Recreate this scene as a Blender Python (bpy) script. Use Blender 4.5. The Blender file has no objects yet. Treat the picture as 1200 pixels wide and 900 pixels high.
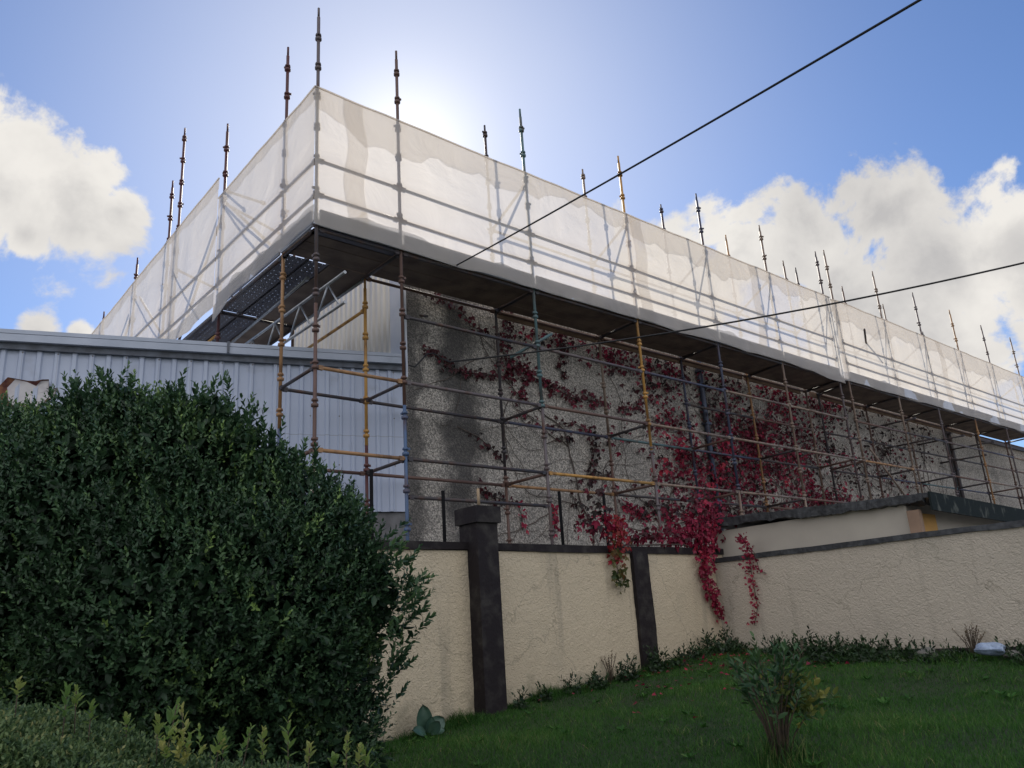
import bpy, math, random
import numpy as np
from mathutils import Matrix, Vector
random.seed(7); rng = np.random.default_rng(11)
SC = bpy.context.scene; COL = SC.collection
rad = math.radians

# ------------------------------------------------------------------ camera
FPX, PT, RL, YW = 945.3, rad(16.911), rad(-3.681), rad(41.272)
CAM = np.array([0, 0, 1.6])
FW = np.array([math.cos(PT)*math.sin(YW), math.cos(PT)*math.cos(YW), math.sin(PT)])
_r = np.array([math.cos(YW), -math.sin(YW), 0]); _u = np.cross(_r, FW)
RT = _r*math.cos(RL)+_u*math.sin(RL); UP = np.cross(RT, FW)
cam = bpy.data.cameras.new('camera'); cam.sensor_width = 36; cam.lens = FPX/1200*36
cam.clip_start = .05; cam.clip_end = 4000
co = bpy.data.objects.new('camera', cam); COL.objects.link(co)
m = Matrix.Identity(4)
for i in range(3):
    m[i][0] = RT[i]; m[i][1] = UP[i]; m[i][2] = -FW[i]; m[i][3] = CAM[i]
co.matrix_world = m; SC.camera = co
def ray(x, y): return FW+RT*(x-600)/FPX-UP*(y-450)/FPX       # survey helpers: sight line -> point on a known plane
def at(x, y, ax, v):
    d = ray(x, y); return CAM+d*(v-CAM[ax])/d[ax]
def atd(x, y, d): return CAM+ray(x, y)*d

# ------------------------------------------------------------------ sun and sky
SUN = ray(478, 178); SUN = SUN/np.linalg.norm(SUN)
S_EL = math.asin(SUN[2]); S_AZ = math.atan2(SUN[0], SUN[1])
sl = bpy.data.lights.new('sun', 'SUN'); sl.energy = 3.0; sl.angle = rad(.5); sl.color = (1, .93, .82)
so = bpy.data.objects.new('sun', sl); COL.objects.link(so)
so.rotation_euler = Vector(-SUN).to_track_quat('-Z', 'Y').to_euler()
W = bpy.data.worlds.new('World'); SC.world = W; W.use_nodes = True
nt = W.node_tree; N = nt.nodes; L = nt.links
for n in list(N): N.remove(n)
def wn(t, **k):
    n = N.new(t)
    for a, b in k.items(): setattr(n, a, b)
    return n
def wmath(op, a, b=None, clamp=False):
    n = wn('ShaderNodeMath', operation=op, use_clamp=clamp)
    for i, v in enumerate((a, b)):
        if v is None: continue
        if isinstance(v, (int, float)): n.inputs[i].default_value = v
        else: L.new(v, n.inputs[i])
    return n.outputs[0]
sky = wn('ShaderNodeTexSky', sky_type='NISHITA', sun_disc=False, sun_elevation=S_EL, sun_rotation=S_AZ,
         altitude=20, air_density=1.0, dust_density=.35, ozone_density=3.5)
tc = wn('ShaderNodeTexCoord'); nrm = wn('ShaderNodeVectorMath', operation='NORMALIZE'); L.new(tc.outputs['Generated'], nrm.inputs[0])
V = nrm.outputs[0]
def noise(vec, scale, detail, rough=.55, dist=0.):
    n = wn('ShaderNodeTexNoise'); n.inputs['Scale'].default_value = scale; n.inputs['Detail'].default_value = detail
    n.inputs['Roughness'].default_value = rough; n.inputs['Distortion'].default_value = dist; L.new(vec, n.inputs['Vector']); return n.outputs['Fac']
n1 = noise(V, 7.5, 12, .6, .25); 
off = wn('ShaderNodeVectorMath', operation='ADD'); L.new(V, off.inputs[0]); off.inputs[1].default_value = tuple(SUN*.035+np.array([0, 0, .02]))
n1s = noise(off.outputs[0], 6.5, 5, .5, .1)
n2 = noise(V, 2.3, 3)
CL = [(15, 225, 66), (85, 236, 56), (140, 248, 30), (-70, 225, 90), (30, 275, 26), (45, 392, 26), (92, 390, 15), (-40, 395, 36), (-250, 320, 120),
      (870, 275, 62), (930, 295, 70), (1050, 245, 66), (1090, 300, 100), (1180, 290, 62), (1000, 360, 110), (1100, 400, 80), (1240, 340, 72), (1420, 380, 130), (800, 330, 70)]
acc = None
for (x, y, r) in CL:
    d = ray(x, y); d = d/np.linalg.norm(d)
    dt = wn('ShaderNodeVectorMath', operation='DISTANCE'); L.new(V, dt.inputs[0]); dt.inputs[1].default_value = tuple(d)
    a = wmath('SUBTRACT', 1.0, wmath('MULTIPLY', dt.outputs['Value'], 1.0/(r/FPX)/1.25))
    acc = a if acc is None else wmath('MAXIMUM', acc, a)
bd = wn('ShaderNodeVectorMath', operation='DOT_PRODUCT'); L.new(V, bd.inputs[0]); bd.inputs[1].default_value = (-math.sin(YW), -math.cos(YW), .25)
acc = wmath('MAXIMUM', acc, wmath('SUBTRACT', wmath('MULTIPLY', bd.outputs['Value'], 2.4), .25))      # unseen cloud added behind the camera to raise the ambient light
acc = wmath('MAXIMUM', acc, -2.2)
dens = wmath('ADD', wmath('MULTIPLY', acc, 1.0), wmath('MULTIPLY', wmath('SUBTRACT', n1, .5), 3.4))
mr = wn('ShaderNodeMapRange', interpolation_type='SMOOTHSTEP'); mr.inputs['From Min'].default_value = .12; mr.inputs['From Max'].default_value = .42
L.new(dens, mr.inputs['Value']); cov = mr.outputs[0]
thick = wn('ShaderNodeMapRange', interpolation_type='SMOOTHSTEP'); thick.inputs['From Min'].default_value = .4; thick.inputs['From Max'].default_value = 1.35
L.new(dens, thick.inputs['Value'])
sh = wmath('ADD', wmath('MULTIPLY', thick.outputs[0], .6), wmath('MULTIPLY', wmath('SUBTRACT', n1s, .40), 2.2), True)
cc = wn('ShaderNodeMix', data_type='RGBA'); L.new(sh, cc.inputs['Factor'])
cc.inputs[6].default_value = (5.7, 5.5, 5.2, 1); cc.inputs[7].default_value = (3.5, 3.42, 3.4, 1)
# thin bright veil of high cloud in front of the sun
sd = wn('ShaderNodeVectorMath', operation='DOT_PRODUCT'); L.new(V, sd.inputs[0]); sd.inputs[1].default_value = tuple(SUN)
veil = wmath('MULTIPLY', wmath('POWER', wmath('MAXIMUM', sd.outputs['Value'], 0.), 18.), .55)
veil = wmath('MULTIPLY', veil, wmath('ADD', wmath('MULTIPLY', n2, .5), .75), True)
tint = wn('ShaderNodeMix', data_type='RGBA', blend_type='MULTIPLY'); tint.inputs['Factor'].default_value = 1; L.new(sky.outputs[0], tint.inputs[6]); tint.inputs[7].default_value = (.60, .68, .83, 1)
vm = wn('ShaderNodeMix', data_type='RGBA'); L.new(veil, vm.inputs['Factor']); L.new(tint.outputs[2], vm.inputs[6]); vm.inputs[7].default_value = (5.4, 5.5, 5.9, 1)
core = wmath('MULTIPLY', wmath('POWER', wmath('MAXIMUM', sd.outputs['Value'], 0.), 300.), .6, True)
vm2 = wn('ShaderNodeMix', data_type='RGBA'); L.new(core, vm2.inputs['Factor']); L.new(vm.outputs[2], vm2.inputs[6]); vm2.inputs[7].default_value = (9.5, 9.3, 9.0, 1)
mx = wn('ShaderNodeMix', data_type='RGBA'); L.new(cov, mx.inputs['Factor']); L.new(vm2.outputs[2], mx.inputs[6]); L.new(cc.outputs[2], mx.inputs[7])
bg = wn('ShaderNodeBackground'); bg.inputs['Strength'].default_value = .10
out = wn('ShaderNodeOutputWorld'); bk = wn('ShaderNodeMapRange'); L.new(bd.outputs['Value'], bk.inputs['Value']); bk.inputs['From Min'].default_value = 0; bk.inputs['From Max'].default_value = .6
bm_ = wn('ShaderNodeMix', data_type='RGBA', blend_type='MULTIPLY'); L.new(bk.outputs[0], bm_.inputs['Factor']); L.new(mx.outputs[2], bm_.inputs[6]); bm_.inputs[7].default_value = (1.62, 1.68, 1.84, 1)      # unseen sky behind the camera brightened as fill for the shaded walls
L.new(bm_.outputs[2], bg.inputs['Color']); L.new(bg.outputs[0], out.inputs[0])
vs = SC.view_settings; vs.view_transform = 'Standard'; vs.look = 'None'; vs.gamma = 1; vs.use_curve_mapping = False; vs.exposure = .62
SC.cycles.max_bounces = 8; SC.cycles.transparent_max_bounces = 16; SC.cycles.sample_clamp_indirect = 5; SC.cycles.sample_clamp_direct = 12

# ------------------------------------------------------------------ materials
def newmat(name):
    m = bpy.data.materials.new(name); m.use_nodes = True
    nt = m.node_tree; b = nt.nodes['Principled BSDF']
    return m, nt, b
def add(nt, t, **k):
    n = nt.nodes.new(t)
    for a, b in k.items(): setattr(n, a, b)
    return n
def c4(c): return (c[0], c[1], c[2], 1)
def mat(name, a, b=None, rough=.7, scale=4., detail=5, metal=0., bump=0., bscale=None, bdist=.01, lo=.35, hi=.65, stretch=(1, 1, 1), coord='Object', spec=.5):
    m, nt, p = newmat(name); L = nt.links
    p.inputs['Roughness'].default_value = rough; p.inputs['Metallic'].default_value = metal; p.inputs['Specular IOR Level'].default_value = spec
    tc = add(nt, 'ShaderNodeTexCoord'); mp = add(nt, 'ShaderNodeMapping'); mp.inputs['Scale'].default_value = stretch
    L.new(tc.outputs[coord], mp.inputs[0])
    n = add(nt, 'ShaderNodeTexNoise'); n.inputs['Scale'].default_value = scale; n.inputs['Detail'].default_value = detail; L.new(mp.outputs[0], n.inputs['Vector'])
    r = add(nt, 'ShaderNodeMapRange'); r.inputs['From Min'].default_value = lo; r.inputs['From Max'].default_value = hi; L.new(n.outputs['Fac'], r.inputs['Value'])
    mx = add(nt, 'ShaderNodeMix', data_type='RGBA'); mx.inputs[6].default_value = c4(a); mx.inputs[7].default_value = c4(b or a)
    L.new(r.outputs[0], mx.inputs['Factor']); L.new(mx.outputs[2], p.inputs['Base Color'])
    if bump:
        n2 = add(nt, 'ShaderNodeTexNoise'); n2.inputs['Scale'].default_value = bscale or scale*4; n2.inputs['Detail'].default_value = 6
        L.new(tc.outputs[coord], n2.inputs['Vector'])
        bp = add(nt, 'ShaderNodeBump'); bp.inputs['Strength'].default_value = bump; bp.inputs['Distance'].default_value = bdist
        L.new(n2.outputs['Fac'], bp.inputs['Height']); L.new(bp.outputs[0], p.inputs['Normal'])
    m['mix'] = mx.name
    return m
def leafmat(name, cols, rough=.45, trans=.35, spec=.4):
    """leaf colour picked per leaf from a ramp by the 'tint' attribute"""
    m, nt, p = newmat(name); L = nt.links
    at_ = add(nt, 'ShaderNodeAttribute', attribute_name='tint')
    cr = add(nt, 'ShaderNodeValToRGB'); e = cr.color_ramp.elements
    while len(e) < len(cols): e.new(.5)
    for i, c in enumerate(cols):
        e[i].position = i/(len(cols)-1); e[i].color = c4(c)
    L.new(at_.outputs['Fac'], cr.inputs[0]); L.new(cr.outputs[0], p.inputs['Base Color'])
    p.inputs['Roughness'].default_value = rough; p.inputs['Specular IOR Level'].default_value = spec
    t = add(nt, 'ShaderNodeBsdfTranslucent'); L.new(cr.outputs[0], t.inputs[0])
    mx = add(nt, 'ShaderNodeMixShader'); mx.inputs[0].default_value = trans
    L.new(p.outputs[0], mx.inputs[1]); L.new(t.outputs[0], mx.inputs[2]); L.new(mx.outputs[0], nt.nodes['Material Output'].inputs[0])
    return m
RUST = (.085, .04, .025)
def paint(name, c, wear=.5): return mat(name, c, RUST, rough=.55, scale=7, detail=8, lo=.62-wear*.3, hi=.75, stretch=(1, 1, .35), bump=.25, bscale=60, bdist=.002)
M = {}
M['brown'] = paint('steel_rust_brown', (.13, .075, .06), .6)
M['greybrown'] = paint('steel_grey_brown', (.12, .10, .105), .5)
M['maroon'] = paint('steel_maroon', (.09, .03, .03), .4)
M['yellow'] = paint('steel_yellow', (.50, .27, .07), .45)
M['orange'] = paint('steel_orange', (.36, .20, .09), .55)
M['teal'] = paint('steel_teal', (.09, .16, .17), .5)
M['blue'] = paint('steel_blue', (.07, .12, .22), .45)
M['navy'] = paint('steel_navy', (.055, .065, .11), .5)
M['tan'] = paint('steel_tan', (.24, .18, .14), .55)
M['dark'] = paint('steel_dark', (.045, .04, .045), .5)
M['galv'] = mat('galvanised', (.42, .44, .46), (.3, .31, .33), rough=.38, metal=.7, scale=12)
M['board'] = mat('scaffold_board', (.20, .15, .115), (.11, .08, .065), rough=.85, scale=3, detail=8, stretch=(1, 1, 1), bump=.4, bscale=30)
M['beam'] = mat('timber_bearer', (.33, .22, .15), (.2, .13, .09), rough=.8, scale=3)
M['toe'] = mat('toe_board', (.58, .60, .66), (.46, .48, .54), rough=.8, scale=3)  # faint blue of the skylight mixed into the board colour
M['blackfelt'] = mat('roof_felt', (.022, .024, .027), (.07, .075, .08), rough=.5, scale=9, detail=9, lo=.45, hi=.75, bump=.6, bscale=22, bdist=.02)
M['darkpaint'] = mat('dark_brown_paint', (.019, .015, .017), (.060, .055, .050), rough=.75, spec=.25, scale=6, detail=10, lo=.48, hi=.78, bump=.5, bscale=26, bdist=.012)
M['rod'] = mat('black_rod', (.008, .008, .009), rough=.9, spec=.1)
M['cable'] = mat('black_cable', (.01, .01, .012), rough=.6)
M['wood'] = mat('raw_wood', (.45, .34, .22), (.33, .24, .15), rough=.8)
M['concrete'] = mat('concrete_block', (.20, .20, .205), (.13, .13, .135), rough=.9, scale=5, bump=.5, bscale=30)
M['smooth'] = mat('smooth_cream_render', (.50, .46, .385), (.44, .40, .34), rough=.85, scale=2, bump=.25, bscale=10)
M['greenfelt'] = mat('weathered_fascia', (.016, .022, .022), (.12, .13, .115), rough=.85, spec=.15, scale=7, detail=12, lo=.56, hi=.72, stretch=(1, 1, .6), bump=.3)
M['orangeboard'] = mat('orange_board', (.55, .30, .07), (.45, .24, .06), rough=.7)
M['bark'] = mat('bark', (.10, .075, .05), (.06, .045, .035), rough=.9, scale=20, bump=.5)
M['twig'] = mat('vine_stem', (.13, .10, .085), (.08, .06, .05), rough=.9, scale=20)
M['pipe_blue'] = mat('pipe_blue', (.05, .07, .12), (.03, .03, .05), rough=.5)
M['stone'] = mat('garden_stone', (.22, .21, .19), (.12, .115, .10), rough=.9, scale=8, bump=.8, bscale=15)
M['bag'] = mat('pale_plastic', (.36, .45, .60), (.22, .28, .40), rough=.35, scale=9, bump=1., bscale=9, bdist=.05)

# rough cast cream walls
def render_mat(name, c1, c2, dirt):
    m, nt, p = newmat(name); L = nt.links; p.inputs['Roughness'].default_value = .88
    tc = add(nt, 'ShaderNodeTexCoord')
    n = add(nt, 'ShaderNodeTexNoise'); n.inputs['Scale'].default_value = 1.3; n.inputs['Detail'].default_value = 7; L.new(tc.outputs['Object'], n.inputs['Vector'])
    mx = add(nt, 'ShaderNodeMix', data_type='RGBA'); mx.inputs[6].default_value = c4(c1); mx.inputs[7].default_value = c4(c2); L.new(n.outputs['Fac'], mx.inputs['Factor'])
    # splashed soil near the ground line and faint run marks
    sx = add(nt, 'ShaderNodeSeparateXYZ'); L.new(tc.outputs['Object'], sx.inputs[0])
    n3 = add(nt, 'ShaderNodeTexNoise'); n3.inputs['Scale'].default_value = 5; n3.inputs['Detail'].default_value = 8; L.new(tc.outputs['Object'], n3.inputs['Vector'])
    g = add(nt, 'ShaderNodeMath', operation='MULTIPLY_ADD'); L.new(n3.outputs['Fac'], g.inputs[0]); g.inputs[1].default_value = -1.1; L.new(sx.outputs[2], g.inputs[2])
    r = add(nt, 'ShaderNodeMapRange'); r.inputs['From Min'].default_value = dirt; r.inputs['From Max'].default_value = dirt+.35; r.inputs['To Min'].default_value = .55; r.inputs['To Max'].default_value = 0
    L.new(g.outputs[0], r.inputs['Value'])
    m2 = add(nt, 'ShaderNodeMix', data_type='RGBA'); L.new(r.outputs[0], m2.inputs['Factor']); L.new(mx.outputs[2], m2.inputs[6]); m2.inputs[7].default_value = (.13, .13, .08, 1)
    mp = add(nt, 'ShaderNodeMapping'); mp.inputs['Scale'].default_value = (5, 5, .5); L.new(tc.outputs['Object'], mp.inputs[0])
    n4 = add(nt, 'ShaderNodeTexNoise'); n4.inputs['Scale'].default_value = 1; n4.inputs['Detail'].default_value = 5; L.new(mp.outputs[0], n4.inputs['Vector'])
    r4 = add(nt, 'ShaderNodeMapRange'); r4.inputs['From Min'].default_value = .58; r4.inputs['From Max'].default_value = .8; r4.inputs['To Max'].default_value = .6; L.new(n4.outputs['Fac'], r4.inputs['Value'])
    m3 = add(nt, 'ShaderNodeMix', data_type='RGBA'); L.new(r4.outputs[0], m3.inputs['Factor']); L.new(m2.outputs[2], m3.inputs[6]); m3.inputs[7].default_value = (.26, .23, .18, 1)
    # hairline cracks and grey weathered patches
    vo = add(nt, 'ShaderNodeTexVoronoi', feature='DISTANCE_TO_EDGE'); vo.inputs['Scale'].default_value = .55
    wv = add(nt, 'ShaderNodeMix', data_type='RGBA', blend_type='ADD'); wv.inputs['Factor'].default_value = .35; L.new(tc.outputs['Object'], wv.inputs[6]); L.new(n3.outputs['Color'], wv.inputs[7]); L.new(wv.outputs[2], vo.inputs['Vector'])
    rc = add(nt, 'ShaderNodeMapRange'); rc.inputs['From Min'].default_value = .0; rc.inputs['From Max'].default_value = .006; rc.inputs['To Min'].default_value = .45; rc.inputs['To Max'].default_value = 0; L.new(vo.outputs['Distance'], rc.inputs['Value'])
    m4 = add(nt, 'ShaderNodeMix', data_type='RGBA'); L.new(rc.outputs[0], m4.inputs['Factor']); L.new(m3.outputs[2], m4.inputs[6]); m4.inputs[7].default_value = (.2, .17, .12, 1)
    n6 = add(nt, 'ShaderNodeTexNoise'); n6.inputs['Scale'].default_value = .8; n6.inputs['Detail'].default_value = 9; n6.inputs['Roughness'].default_value = .65; L.new(tc.outputs['Object'], n6.inputs['Vector'])
    r6 = add(nt, 'ShaderNodeMapRange'); r6.inputs['From Min'].default_value = .52; r6.inputs['From Max'].default_value = .72; r6.inputs['To Max'].default_value = .4; L.new(n6.outputs['Fac'], r6.inputs['Value'])
    m5 = add(nt, 'ShaderNodeMix', data_type='RGBA'); L.new(r6.outputs[0], m5.inputs['Factor']); L.new(m4.outputs[2], m5.inputs[6]); m5.inputs[7].default_value = (.36, .33, .27, 1)
    L.new(m5.outputs[2], p.inputs['Base Color'])
    b1 = add(nt, 'ShaderNodeTexNoise'); b1.inputs['Scale'].default_value = 25; b1.inputs['Detail'].default_value = 3; b1.inputs['Distortion'].default_value = 1.2; L.new(tc.outputs['Object'], b1.inputs['Vector'])
    b2 = add(nt, 'ShaderNodeTexNoise'); b2.inputs['Scale'].default_value = 70; b2.inputs['Detail'].default_value = 3; L.new(tc.outputs['Object'], b2.inputs['Vector'])
    ad = add(nt, 'ShaderNodeMath', operation='MULTIPLY_ADD'); L.new(b2.outputs['Fac'], ad.inputs[0]); ad.inputs[1].default_value = .25; L.new(b1.outputs['Fac'], ad.inputs[2])
    bp = add(nt, 'ShaderNodeBump'); bp.inputs['Strength'].default_value = .85; bp.inputs['Distance'].default_value = .024
    L.new(ad.outputs[0], bp.inputs['Height']); L.new(bp.outputs[0], p.inputs['Normal'])
    return m
M['cream'] = render_mat('rough_cream_render', (.70, .595, .43), (.57, .475, .335), .12)
M['cream2'] = render_mat('rough_cream_cool_light', (.60, .53, .43), (.50, .44, .36), .25)  # cream render with the cooler light on this wall's facing put into its colour

# pebble-dashed wall of the tall building, with damp streaks
def pebble():
    m, nt, p = newmat('pebble_dash'); L = nt.links; p.inputs['Roughness'].default_value = .9
    tc = add(nt, 'ShaderNodeTexCoord')
    vo = add(nt, 'ShaderNodeTexVoronoi'); vo.inputs['Scale'].default_value = 52; L.new(tc.outputs['Object'], vo.inputs['Vector'])
    cr = add(nt, 'ShaderNodeValToRGB'); sc = add(nt, 'ShaderNodeSeparateColor'); L.new(vo.outputs['Color'], sc.inputs[0]); L.new(sc.outputs[0], cr.inputs[0])
    e = cr.color_ramp.elements; e[0].color = (.15, .14, .125, 1); e[1].color = (.66, .605, .53, 1)
    e.new(.35).color = (.29, .27, .24, 1); e.new(.65).color = (.41, .38, .335, 1)
    sx = add(nt, 'ShaderNodeSeparateXYZ'); L.new(tc.outputs['Object'], sx.inputs[0])
    nz = add(nt, 'ShaderNodeTexNoise'); nz.inputs['Scale'].default_value = 1.6; nz.inputs['Detail'].default_value = 6; L.new(tc.outputs['Object'], nz.inputs['Vector'])
    def mth(op, a, b):
        n = add(nt, 'ShaderNodeMath', operation=op)
        for i, v in enumerate((a, b)):
            if isinstance(v, (int, float)): n.inputs[i].default_value = v
            else: L.new(v, n.inputs[i])
        return n.outputs[0]
    wob = mth('MULTIPLY', mth('SUBTRACT', nz.outputs['Fac'], .5), 1.1)
    xs = mth('ADD', sx.outputs[0], wob); tot = None
    for (cx, w, s) in ((6.85, .28, .72), (7.75, .5, .85), (9.2, .2, .18), (14.6, .5, .45), (18.6, .3, .3), (27.6, .5, .5), (31., .3, .3)):
        g = mth('MAXIMUM', mth('SUBTRACT', 1., mth('DIVIDE', mth('ABSOLUTE', mth('SUBTRACT', xs, cx), 0), w)), 0.)
        g = mth('MULTIPLY', mth('MINIMUM', mth('MULTIPLY', g, 1.6), 1.), s)
        tot = g if tot is None else mth('MAXIMUM', tot, g)
    n5 = add(nt, 'ShaderNodeTexNoise'); n5.inputs['Scale'].default_value = .7; n5.inputs['Detail'].default_value = 8; L.new(tc.outputs['Object'], n5.inputs['Vector'])
    blot = add(nt, 'ShaderNodeMapRange'); blot.inputs['From Min'].default_value = .45; blot.inputs['From Max'].default_value = .75; blot.inputs['To Max'].default_value = .28; L.new(n5.outputs['Fac'], blot.inputs['Value'])
    tot = mth('MAXIMUM', tot, blot.outputs[0])
    dk = add(nt, 'ShaderNodeMix', data_type='RGBA'); L.new(tot, dk.inputs['Factor']); L.new(cr.outputs[0], dk.inputs[6]); dk.inputs[7].default_value = (.045, .043, .043, 1)
    L.new(dk.outputs[2], p.inputs['Base Color'])
    bp = add(nt, 'ShaderNodeBump'); bp.inputs['Strength'].default_value = .8; bp.inputs['Distance'].default_value = .012
    L.new(vo.outputs['Distance'], bp.inputs['Height']); L.new(bp.outputs[0], p.inputs['Normal'])
    return m
M['pebble'] = pebble()
M['shed_sheet'] = mat('pale_blue_sheet', (.47, .53, .66), (.39, .45, .58), rough=.42, scale=1.6, detail=9, stretch=(1, 1, .25), lo=.3, hi=.8, bump=.08, bscale=3, bdist=.02)
M['shed_trim'] = mat('pale_trim', (.45, .50, .60), (.36, .41, .50), rough=.4, scale=2)
M['gutter_dark'] = mat('gutter_shade_and_joint', (.14, .16, .20), (.08, .09, .11), rough=.6, scale=7)
M['clad'] = mat('silver_cladding', (.78, .76, .70), (.64, .63, .60), rough=.3, metal=.45, scale=1.5, stretch=(1, 1, .4))
M['clad_trim'] = mat('corner_flashing', (.62, .64, .68), (.5, .53, .6), rough=.4, metal=.2, scale=2)
M['rustedge'] = mat('rusty_torn_edge', (.07, .02, .02), (.22, .10, .05), rough=.9, scale=9)
M['foam'] = mat('exposed_foam', (.62, .60, .60), (.5, .48, .5), rough=.9, scale=6)
def screws(m):
    nt = m.node_tree; L = nt.links; p = nt.nodes['Principled BSDF']; mx0 = nt.nodes[m['mix']]; tc = add(nt, 'ShaderNodeTexCoord'); geo = add(nt, 'ShaderNodeNewGeometry')
    dp = add(nt, 'ShaderNodeVectorMath', operation='DOT_PRODUCT'); L.new(geo.outputs['Position'], dp.inputs[0]); dp.inputs[1].default_value = (.94251, -.33417, 0)
    sx = add(nt, 'ShaderNodeSeparateXYZ'); L.new(geo.outputs['Position'], sx.inputs[0])
    def mth(op, a, b=0.):
        n = add(nt, 'ShaderNodeMath', operation=op)
        for i, v in enumerate((a, b)):
            if isinstance(v, (int, float)): n.inputs[i].default_value = v
            else: L.new(v, n.inputs[i])
        return n.outputs[0]
    fx = mth('MULTIPLY', mth('ABSOLUTE', mth('SUBTRACT', mth('FRACT', mth('DIVIDE', dp.outputs['Value'], .42)), .5)), .42); fz = mth('MULTIPLY', mth('ABSOLUTE', mth('SUBTRACT', mth('FRACT', mth('DIVIDE', sx.outputs[2], .74)), .5)), .74)
    r = mth('SQRT', mth('ADD', mth('MULTIPLY', fx, fx), mth('MULTIPLY', fz, fz))); dot = mth('LESS_THAN', r, .011)
    run = mth('MULTIPLY', mth('LESS_THAN', fx, .006), .22); tot = mth('MAXIMUM', dot, run)
    lap = mth('LESS_THAN', mth('ABSOLUTE', mth('SUBTRACT', sx.outputs[2], 4.52)), .005); tot = mth('MAXIMUM', tot, mth('MULTIPLY', lap, .5))
    n = add(nt, 'ShaderNodeTexNoise'); n.inputs['Scale'].default_value = 3; n.inputs['Detail'].default_value = 10; L.new(geo.outputs['Position'], n.inputs['Vector'])
    g = add(nt, 'ShaderNodeMapRange'); g.inputs['From Min'].default_value = .58; g.inputs['From Max'].default_value = .8; g.inputs['To Max'].default_value = .35; L.new(n.outputs['Fac'], g.inputs['Value']); tot = mth('MAXIMUM', tot, g.outputs[0])
    m2 = add(nt, 'ShaderNodeMix', data_type='RGBA'); L.new(tot, m2.inputs['Factor']); L.new(mx0.outputs[2], m2.inputs[6]); m2.inputs[7].default_value = (.16, .15, .16, 1); L.new(m2.outputs[2], p.inputs['Base Color'])
screws(M['shed_sheet'])
# translucent sheeting
def netmat(name, col, tr, trans):
    m, nt, p = newmat(name); L = nt.links; p.inputs['Roughness'].default_value = .45; p.inputs['Base Color'].default_value = c4(col)
    tc = add(nt, 'ShaderNodeTexCoord')
    n = add(nt, 'ShaderNodeTexNoise'); n.inputs['Scale'].default_value = 1.1; n.inputs['Detail'].default_value = 5; n.inputs['Distortion'].default_value = .8; L.new(tc.outputs['Object'], n.inputs['Vector'])
    bp = add(nt, 'ShaderNodeBump'); bp.inputs['Strength'].default_value = .55; bp.inputs['Distance'].default_value = .12; L.new(n.outputs['Fac'], bp.inputs['Height'])
    L.new(bp.outputs[0], p.inputs['Normal'])
    t = add(nt, 'ShaderNodeBsdfTranslucent'); t.inputs[0].default_value = c4(col); L.new(bp.outputs[0], t.inputs['Normal'])
    mx = add(nt, 'ShaderNodeMixShader'); mx.inputs[0].default_value = trans; L.new(p.outputs[0], mx.inputs[1]); L.new(t.outputs[0], mx.inputs[2])
    tp = add(nt, 'ShaderNodeBsdfTransparent'); m2 = add(nt, 'ShaderNodeMixShader')
    r = add(nt, 'ShaderNodeMapRange'); r.inputs['To Min'].default_value = tr-.06; r.inputs['To Max'].default_value = tr+.06; L.new(n.outputs['Fac'], r.inputs['Value'])
    L.new(r.outputs[0], m2.inputs[0]); L.new(mx.outputs[0], m2.inputs[1]); L.new(tp.outputs[0], m2.inputs[2])
    L.new(m2.outputs[0], nt.nodes['Material Output'].inputs[0]); return m
M['netflap'] = netmat('sheeting_second_layer', (.71, .655, .59), .50, .66)
M['netfold'] = netmat('sheeting_folded_hem', (.70, .72, .77), .10, .5)  # same white sheeting, blue skylight on the hem put into its colour
M['net'] = netmat('translucent_sheeting', (.71, .655, .59), .17, .66)
# perforated steel deck battens: small slots punched right through
def perf(name, axis):
    m, nt, p = newmat(name); L = nt.links; p.inputs['Base Color'].default_value = (.10, .10, .12, 1); p.inputs['Roughness'].default_value = .5; p.inputs['Metallic'].default_value = .4
    tc = add(nt, 'ShaderNodeTexCoord'); sx = add(nt, 'ShaderNodeSeparateXYZ'); L.new(tc.outputs['Object'], sx.inputs[0])
    def mth(op, a, b=0.):
        n = add(nt, 'ShaderNodeMath', operation=op)
        for i, v in enumerate((a, b)):
            if isinstance(v, (int, float)): n.inputs[i].default_value = v
            else: L.new(v, n.inputs[i])
        return n.outputs[0]
    a = sx.outputs[axis]; b = sx.outputs[1-axis]
    fa = mth('LESS_THAN', mth('FRACT', mth('MULTIPLY', a, 9.)), .15)
    fb = mth('LESS_THAN', mth('ABSOLUTE', mth('SUBTRACT', mth('FRACT', mth('MULTIPLY', b, 12.)), .5)), .03)
    fc = mth('GREATER_THAN', mth('FRACT', mth('MULTIPLY', a, 1.55)), .18)
    h = mth('MULTIPLY', mth('MULTIPLY', fa, fb), fc)
    tp = add(nt, 'ShaderNodeBsdfTransparent'); mx = add(nt, 'ShaderNodeMixShader'); L.new(h, mx.inputs[0]); L.new(p.outputs[0], mx.inputs[1]); L.new(tp.outputs[0], mx.inputs[2])
    L.new(mx.outputs[0], nt.nodes['Material Output'].inputs[0]); return m
M['perfX'] = perf('perforated_batten_x', 0); M['perfY'] = perf('perforated_batten_y', 1)

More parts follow.
